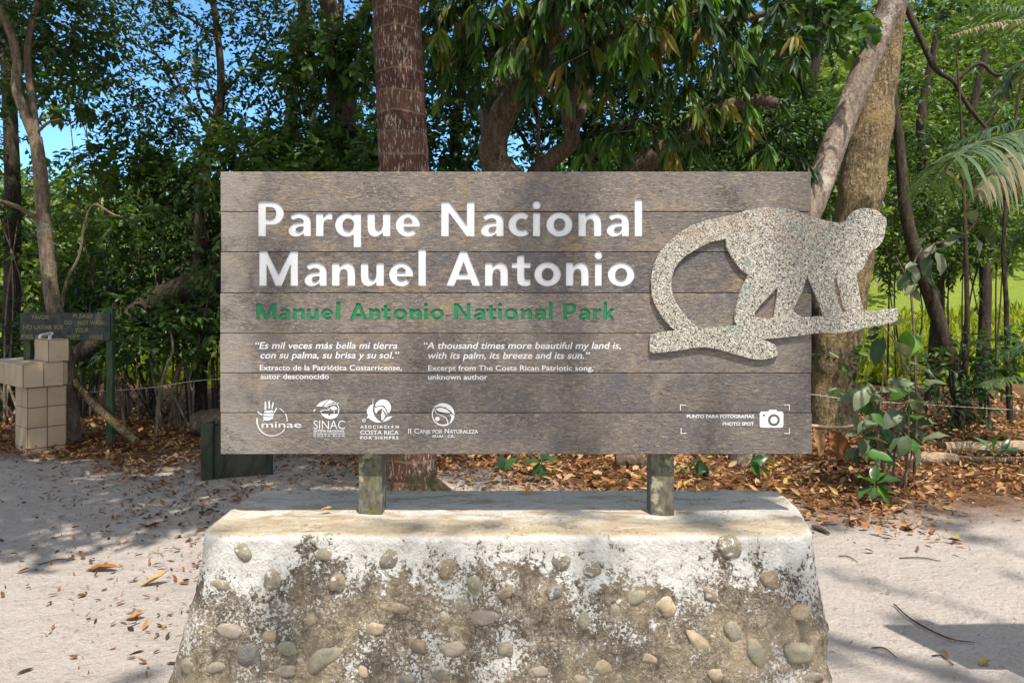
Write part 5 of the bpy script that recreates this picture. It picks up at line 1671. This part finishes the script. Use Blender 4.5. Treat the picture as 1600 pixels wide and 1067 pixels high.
plant("pale leafy shoot under the sign, right of the right post", G(1166, 6.0), [(pp((1164, 765, 6), (1164, 735, 6), (1172, 722, 6)), .008), (pp((1164, 735, 6), (1150, 718, 6)), .005)],
      [leaf_px(1172, 724, 6, 30, .15, .7, -.3), leaf_px(1172, 722, 6, -20, .16, .6, -.4), leaf_px(1172, 724, 6, -50, .13, .7, -.4), leaf_px(1170, 722, 6, 170, .10, .6, -.3), leaf_px(1176, 716, 6, 60, .13, .9, -.2), leaf_px(1180, 735, 6, -60, .1, .5, -.4), leaf_px(1190, 722, 6, 10, .14, .8, -.2)], 'leaf_glossy')
plant("low leafy sprig on the dry leaves close behind the right post", G(1078, 6.1), [(pp((1078, 760, 6.1), (1076, 735, 6.1)), .006)],
      [leaf_px(1076, 738, 6.1, 140, .12, .9, -.3), leaf_px(1078, 738, 6.1, 80, .13, .5, -.2), leaf_px(1080, 740, 6.1, 20, .14, .1, -.3), leaf_px(1090, 742, 6.1, 100, .13, .4, -.2), leaf_px(1098, 745, 6.1, 60, .15, .2, -.3), leaf_px(1105, 745, 6.1, 120, .16, .05, -.1)], 'leaf_glossy')
plant("small plant with two upright leaves in front of the pale log at the right edge", G(1550, 6.9), [(pp((1552, 725, 6.9), (1552, 706, 6.9)), .008)],
      [leaf_px(1552, 708, 6.9, 125, .22, .9, -.1), leaf_px(1553, 708, 6.9, 85, .22, .75, .1), leaf_px(1556, 710, 6.9, 25, .26, .3, -.2), leaf_px(1565, 705, 6.9, 60, .15, .2, 0), leaf_px(1550, 708, 6.9, 165, .15, .2, 0)], 'leaf_glossy', ratio=.36)

# ------------------------------------------------------------------ palm at the right edge
ap = G(1760, 6.6)
ar = empty("palm_tree", ap, "feathery palm reaching in from the right edge with long drooping leaflets", "palm")
mb = MB(); mb.tube([ap + Vector((0, 0, -.1)), ap + Vector((0, 0, 1.2)), P(1740, 215, 6.6)], [.09, .075, .07], n=12, rough=.05)
mb.build("trunk", M['palm'], ar)
f = Fol()
q = (1735, 230, 6.6)
frond(f, pp(q, (1640, 200, 6.40), (1560, 215, 6.30), (1490, 245, 4.95), (1440, 300, 6.20)), 56, 0.525, 0.0325, .75, .50)
frond(f, pp(q, (1650, 185, 6.70), (1590, 190, 6.80), (1540, 205, 6.80), (1480, 230, 6.90)), 46, 0.450, 0.0300, .35, .35)
frond(f, pp(q, (1660, 230, 6.20), (1590, 235, 5.90), (1560, 262, 5.80), (1530, 300, 5.70)), 44, 0.425, 0.0300, 1.0, .82)
frond(f, pp(q, (1680, 120, 6.80), (1620, 100, 6.90), (1580, 120, 7.00), (1560, 150, 7.00)), 40, 0.450, 0.0300, .5, .4)
frond(f, pp(q, (1670, 60, 6.50), (1590, 20, 6.60), (1530, 15, 6.60)), 40, 0.438, 0.0275, .5, .45)
frond(f, pp(q, (1690, 300, 6.90), (1630, 330, 7.00), (1570, 390, 7.10)), 40, 0.500, 0.0275, .5, .30)
frond(f, pp(q, (1800, 120, 6.30), (1880, 100, 6.20), (1960, 180, 6.10)), 40, 0.500, 0.0300, .5, .4)
frond(f, pp(q, (1750, 100, 7.20), (1760, 40, 7.70), (1770, 80, 8.30)), 40, 0.500, 0.0300, .5, .4)
f.build("crown", [M['frond']], ar)
f = Fol()
frond(f, pp((1720, 70, 5.6), (1640, 34, 5.5), (1580, 34, 5.45), (1530, 42, 5.4), (1488, 55, 5.35)), 40, .16, .014, .5, .97, radius=.010)
o = f.build("dry_frond", [M['frond']])
tag(o, "dried brown palm frond arching in at the top right corner", "frond")
sp_ = G(1680, 6.6)
sr = empty("young_palm", sp_, "young palm with fine fresh fronds low at the right edge", "palm")
mb = MB(); mb.tube([sp_ + Vector((0, 0, -.1)), P(1670, 640, 6.6)], [.03, .02], n=8); mb.build("trunk", M['bark_pale'], sr)
f = Fol()
q = (1670, 640, 6.6)
frond(f, pp(q, (1630, 600, 6.5), (1585, 590, 6.4), (1535, 604, 6.3)), 40, .24, .018, .3, .35, radius=.008)
frond(f, pp(q, (1640, 560, 6.7), (1600, 540, 6.8), (1560, 560, 6.8)), 36, .22, .016, .4, .3, radius=.008)
frond(f, pp(q, (1700, 580, 6.5), (1740, 570, 6.4), (1780, 600, 6.3)), 36, .24, .016, .4, .3, radius=.008)
f.build("crown", [M['frond']], sr)

# ------------------------------------------------------------------ notable dead leaves
def dead_leaf(label, px, d, ang, L, W, r, h=.01, curl=.5, name="dry_leaf", m='litter', nrm=(0, 0, 1), P0=None, dirv=None):
    p = np.array([P0 if P0 is not None else G(px, d) + Vector((0, 0, .004))], float)
    a = math.radians(ang)
    dv = np.array([dirv if dirv is not None else (math.cos(a), math.sin(a), .02)], float)
    dv = unit(dv)
    nn = np.array([nrm], float)
    nn = unit(nn - dv * np.sum(nn * dv))
    v, f, k = leaves_big(p, dv, nn, np.array([L]), np.array([W]), OVAL, -curl, .35, .1)
    c = v.mean(0)
    o = link(name, np_mesh(name, v - c, f, [M[m]], np.full(k, r), smooth=True))
    o.location = c
    return tag(o, label, "leaf")


dead_leaf("curled golden dry leaf standing up from the sand at the left", 219, 3.86, 25, .13, .06, .93, .012, .5)
dead_leaf("flat orange-brown dry leaf on the sand at the left", 134, 4.02, 8, .17, .06, .50, .012, .05)
dead_leaf("small curled rusty leaf left of the plinth's upper corner", 225, 4.85, -10, .12, .05, .40, .012, .3)
dead_leaf("small orange leaf on the lit sand at the lower left", 196, 3.42, 20, .08, .045, .68, .01, .3)
dead_leaf("broad tan leaf lying on the sunlit litter below the bright small plant", 1388, 5.15, 20, .17, .07, .80, .02, .3)
dead_leaf("green leaf lying in the shadow at the lower right", 1532, 3.02, 30, .06, .035, .95, .008, .2)
dead_leaf("tiny yellow-green leaf on top of the plinth near its left post", 0, 0, 0, .045, .022, .95, P0=Vector((-.70, 2.585, .787)), dirv=(1, .15, .05), curl=.2)
dead_leaf("large rust-brown dead leaf standing against the sign's lower right corner", 0, 0, 0, .36, .16, .44, P0=P(1296, 672, 6.7), dirv=(.42, -.3, -.75), nrm=(-.3, -1, .3), curl=-.25)
dead_leaf("large tan folded dead leaf behind the rust-brown one", 0, 0, 0, .30, .13, .74, P0=P(1270, 668, 6.85), dirv=(.25, -.2, -.8), nrm=(.4, -1, .2), curl=-.2)


# ------------------------------------------------------------------ ground litter
def bound(x):
    return np.interp(x, [-1.6, 1.2, 4.0], [6.75, 5.15, 5.25])


def scatter(n, xr, yr, dens):
    x = rng.uniform(*xr, n); y = rng.uniform(*yr, n)
    keep = rng.random(n) < dens(x, y)
    keep &= ~((np.abs(x - .03) < 1.15) & (y > 2.0) & (y < 3.0))
    return x[keep], y[keep]


def litter(name, label, x, y, s0, s1, ratio, lift=.012, stand=.35, rlo=0.0, rhi=1.0, m='litter', pwr=1.0):
    n = len(x)
    pos = np.stack([x, y, ground_z(x, y) + lift * rng.random(n) + .003], 1)
    a = rng.random(n) * 6.283
    d = np.stack([np.cos(a), np.sin(a), rng.normal(size=n) * stand * .5 + .05], 1)
    up = np.stack([rng.normal(size=n) * stand, rng.normal(size=n) * stand, np.ones(n)], 1)
    d = unit(d)
    nrm = unit(up - d * np.sum(up * d, 1, keepdims=True))
    ln = s0 + (s1 - s0) * rng.random(n) ** pwr
    v, f = leaves_small(pos, d, nrm, ln, ln * ratio * (.6 + .8 * rng.random(n)), fold=.3, curl=-.22)
    r = np.repeat(rlo + (rhi - rlo) * rng.random(n), 2)
    o = link(name, np_mesh(name, v, f, [M[m]], r))
    return tag(o, kind="stuff")


heavy = lambda x, y: sstep(-.55, .45, y - bound(x) + .35 * np.sin(x * 3.1) + .2 * np.sin(x * 7 + y * 3)) * np.where(y > 9.5, .5, 1)
x, y = scatter(72000, (-8, 8.5), (4.2, 11.5), heavy)
litter("leaf_litter", "", x, y, .025, .10, .40, .05, .5, .12, 1, pwr=1.6)
light = lambda x, y: np.clip(np.where(x < 0, .30 + .7 * sstep(3.4, 5.8, y), .015 + .09 * sstep(4.0, 5.0, y)), 0, 1) * (np.sin(x * 2.3 + y * 1.3) * .4 + .6)
x, y = scatter(30000, (-7, 4.5), (2.2, 7.2), light)
litter("fallen_leaves", "", x, y, .018, .07, .34, .006, .36, 0, .68, pwr=2.0)
x, y = scatter(9000, (-6, 4.5), (2.2, 6.5), lambda x, y: np.where(x < 0, .55, .40) * (.5 + .5 * np.sin(x * 3.7 - y * 2.2) ** 2))
litter("litter_crumbs", "", x, y, .010, .045, .13, .004, .15, 0, .6, pwr=2)

# ------------------------------------------------------------------ sunny meadow and far woods beyond
n = 34000
x = rng.uniform(-16, 24, n); y = 13.2 + 17 * rng.random(n) ** 1.5
pos = np.stack([x, y, ground_z(x, y) - .03], 1)
a = rng.random(n) * 6.283
d = unit(np.stack([np.cos(a), np.sin(a), .5 + 1.3 * rng.random(n)], 1))
nrm = unit(np.cross(d, rng.normal(size=(n, 3))))
ln = .22 + .42 * rng.random(n)
v, f = leaves_small(pos, d, nrm, ln, np.full(n, .05) + .06 * rng.random(n), .1, .45)
tag(link("grass", np_mesh("grass", v, f, [M['grass']], np.repeat(rng.random(n), 2))), kind="stuff")

f = Fol()
for i in range(120):
    y = rng.uniform(30, 62)
    x = rng.uniform(-1.0, 1.0) * (y * .95 + 6)
    h = rng.uniform(5.5, 9.5) * (1.55 if x > 14 else 1.0 if x > 4 else .82)
    z0 = float(ground_z(x, y))
    for k in range(3):
        f.clump((x + rng.normal() * 1.4, y + rng.normal() * 1.2, z0 + h * (.35 + .25 * k)), 2.2, 95, cull=False, flat=.8, k=7, L=1.2, leaf=.48, ratio=.55, droop=.3, twig=False)
o = f.build("far_woods", [M['leaf_far'], M['twig']])
tag(o, kind="stuff")
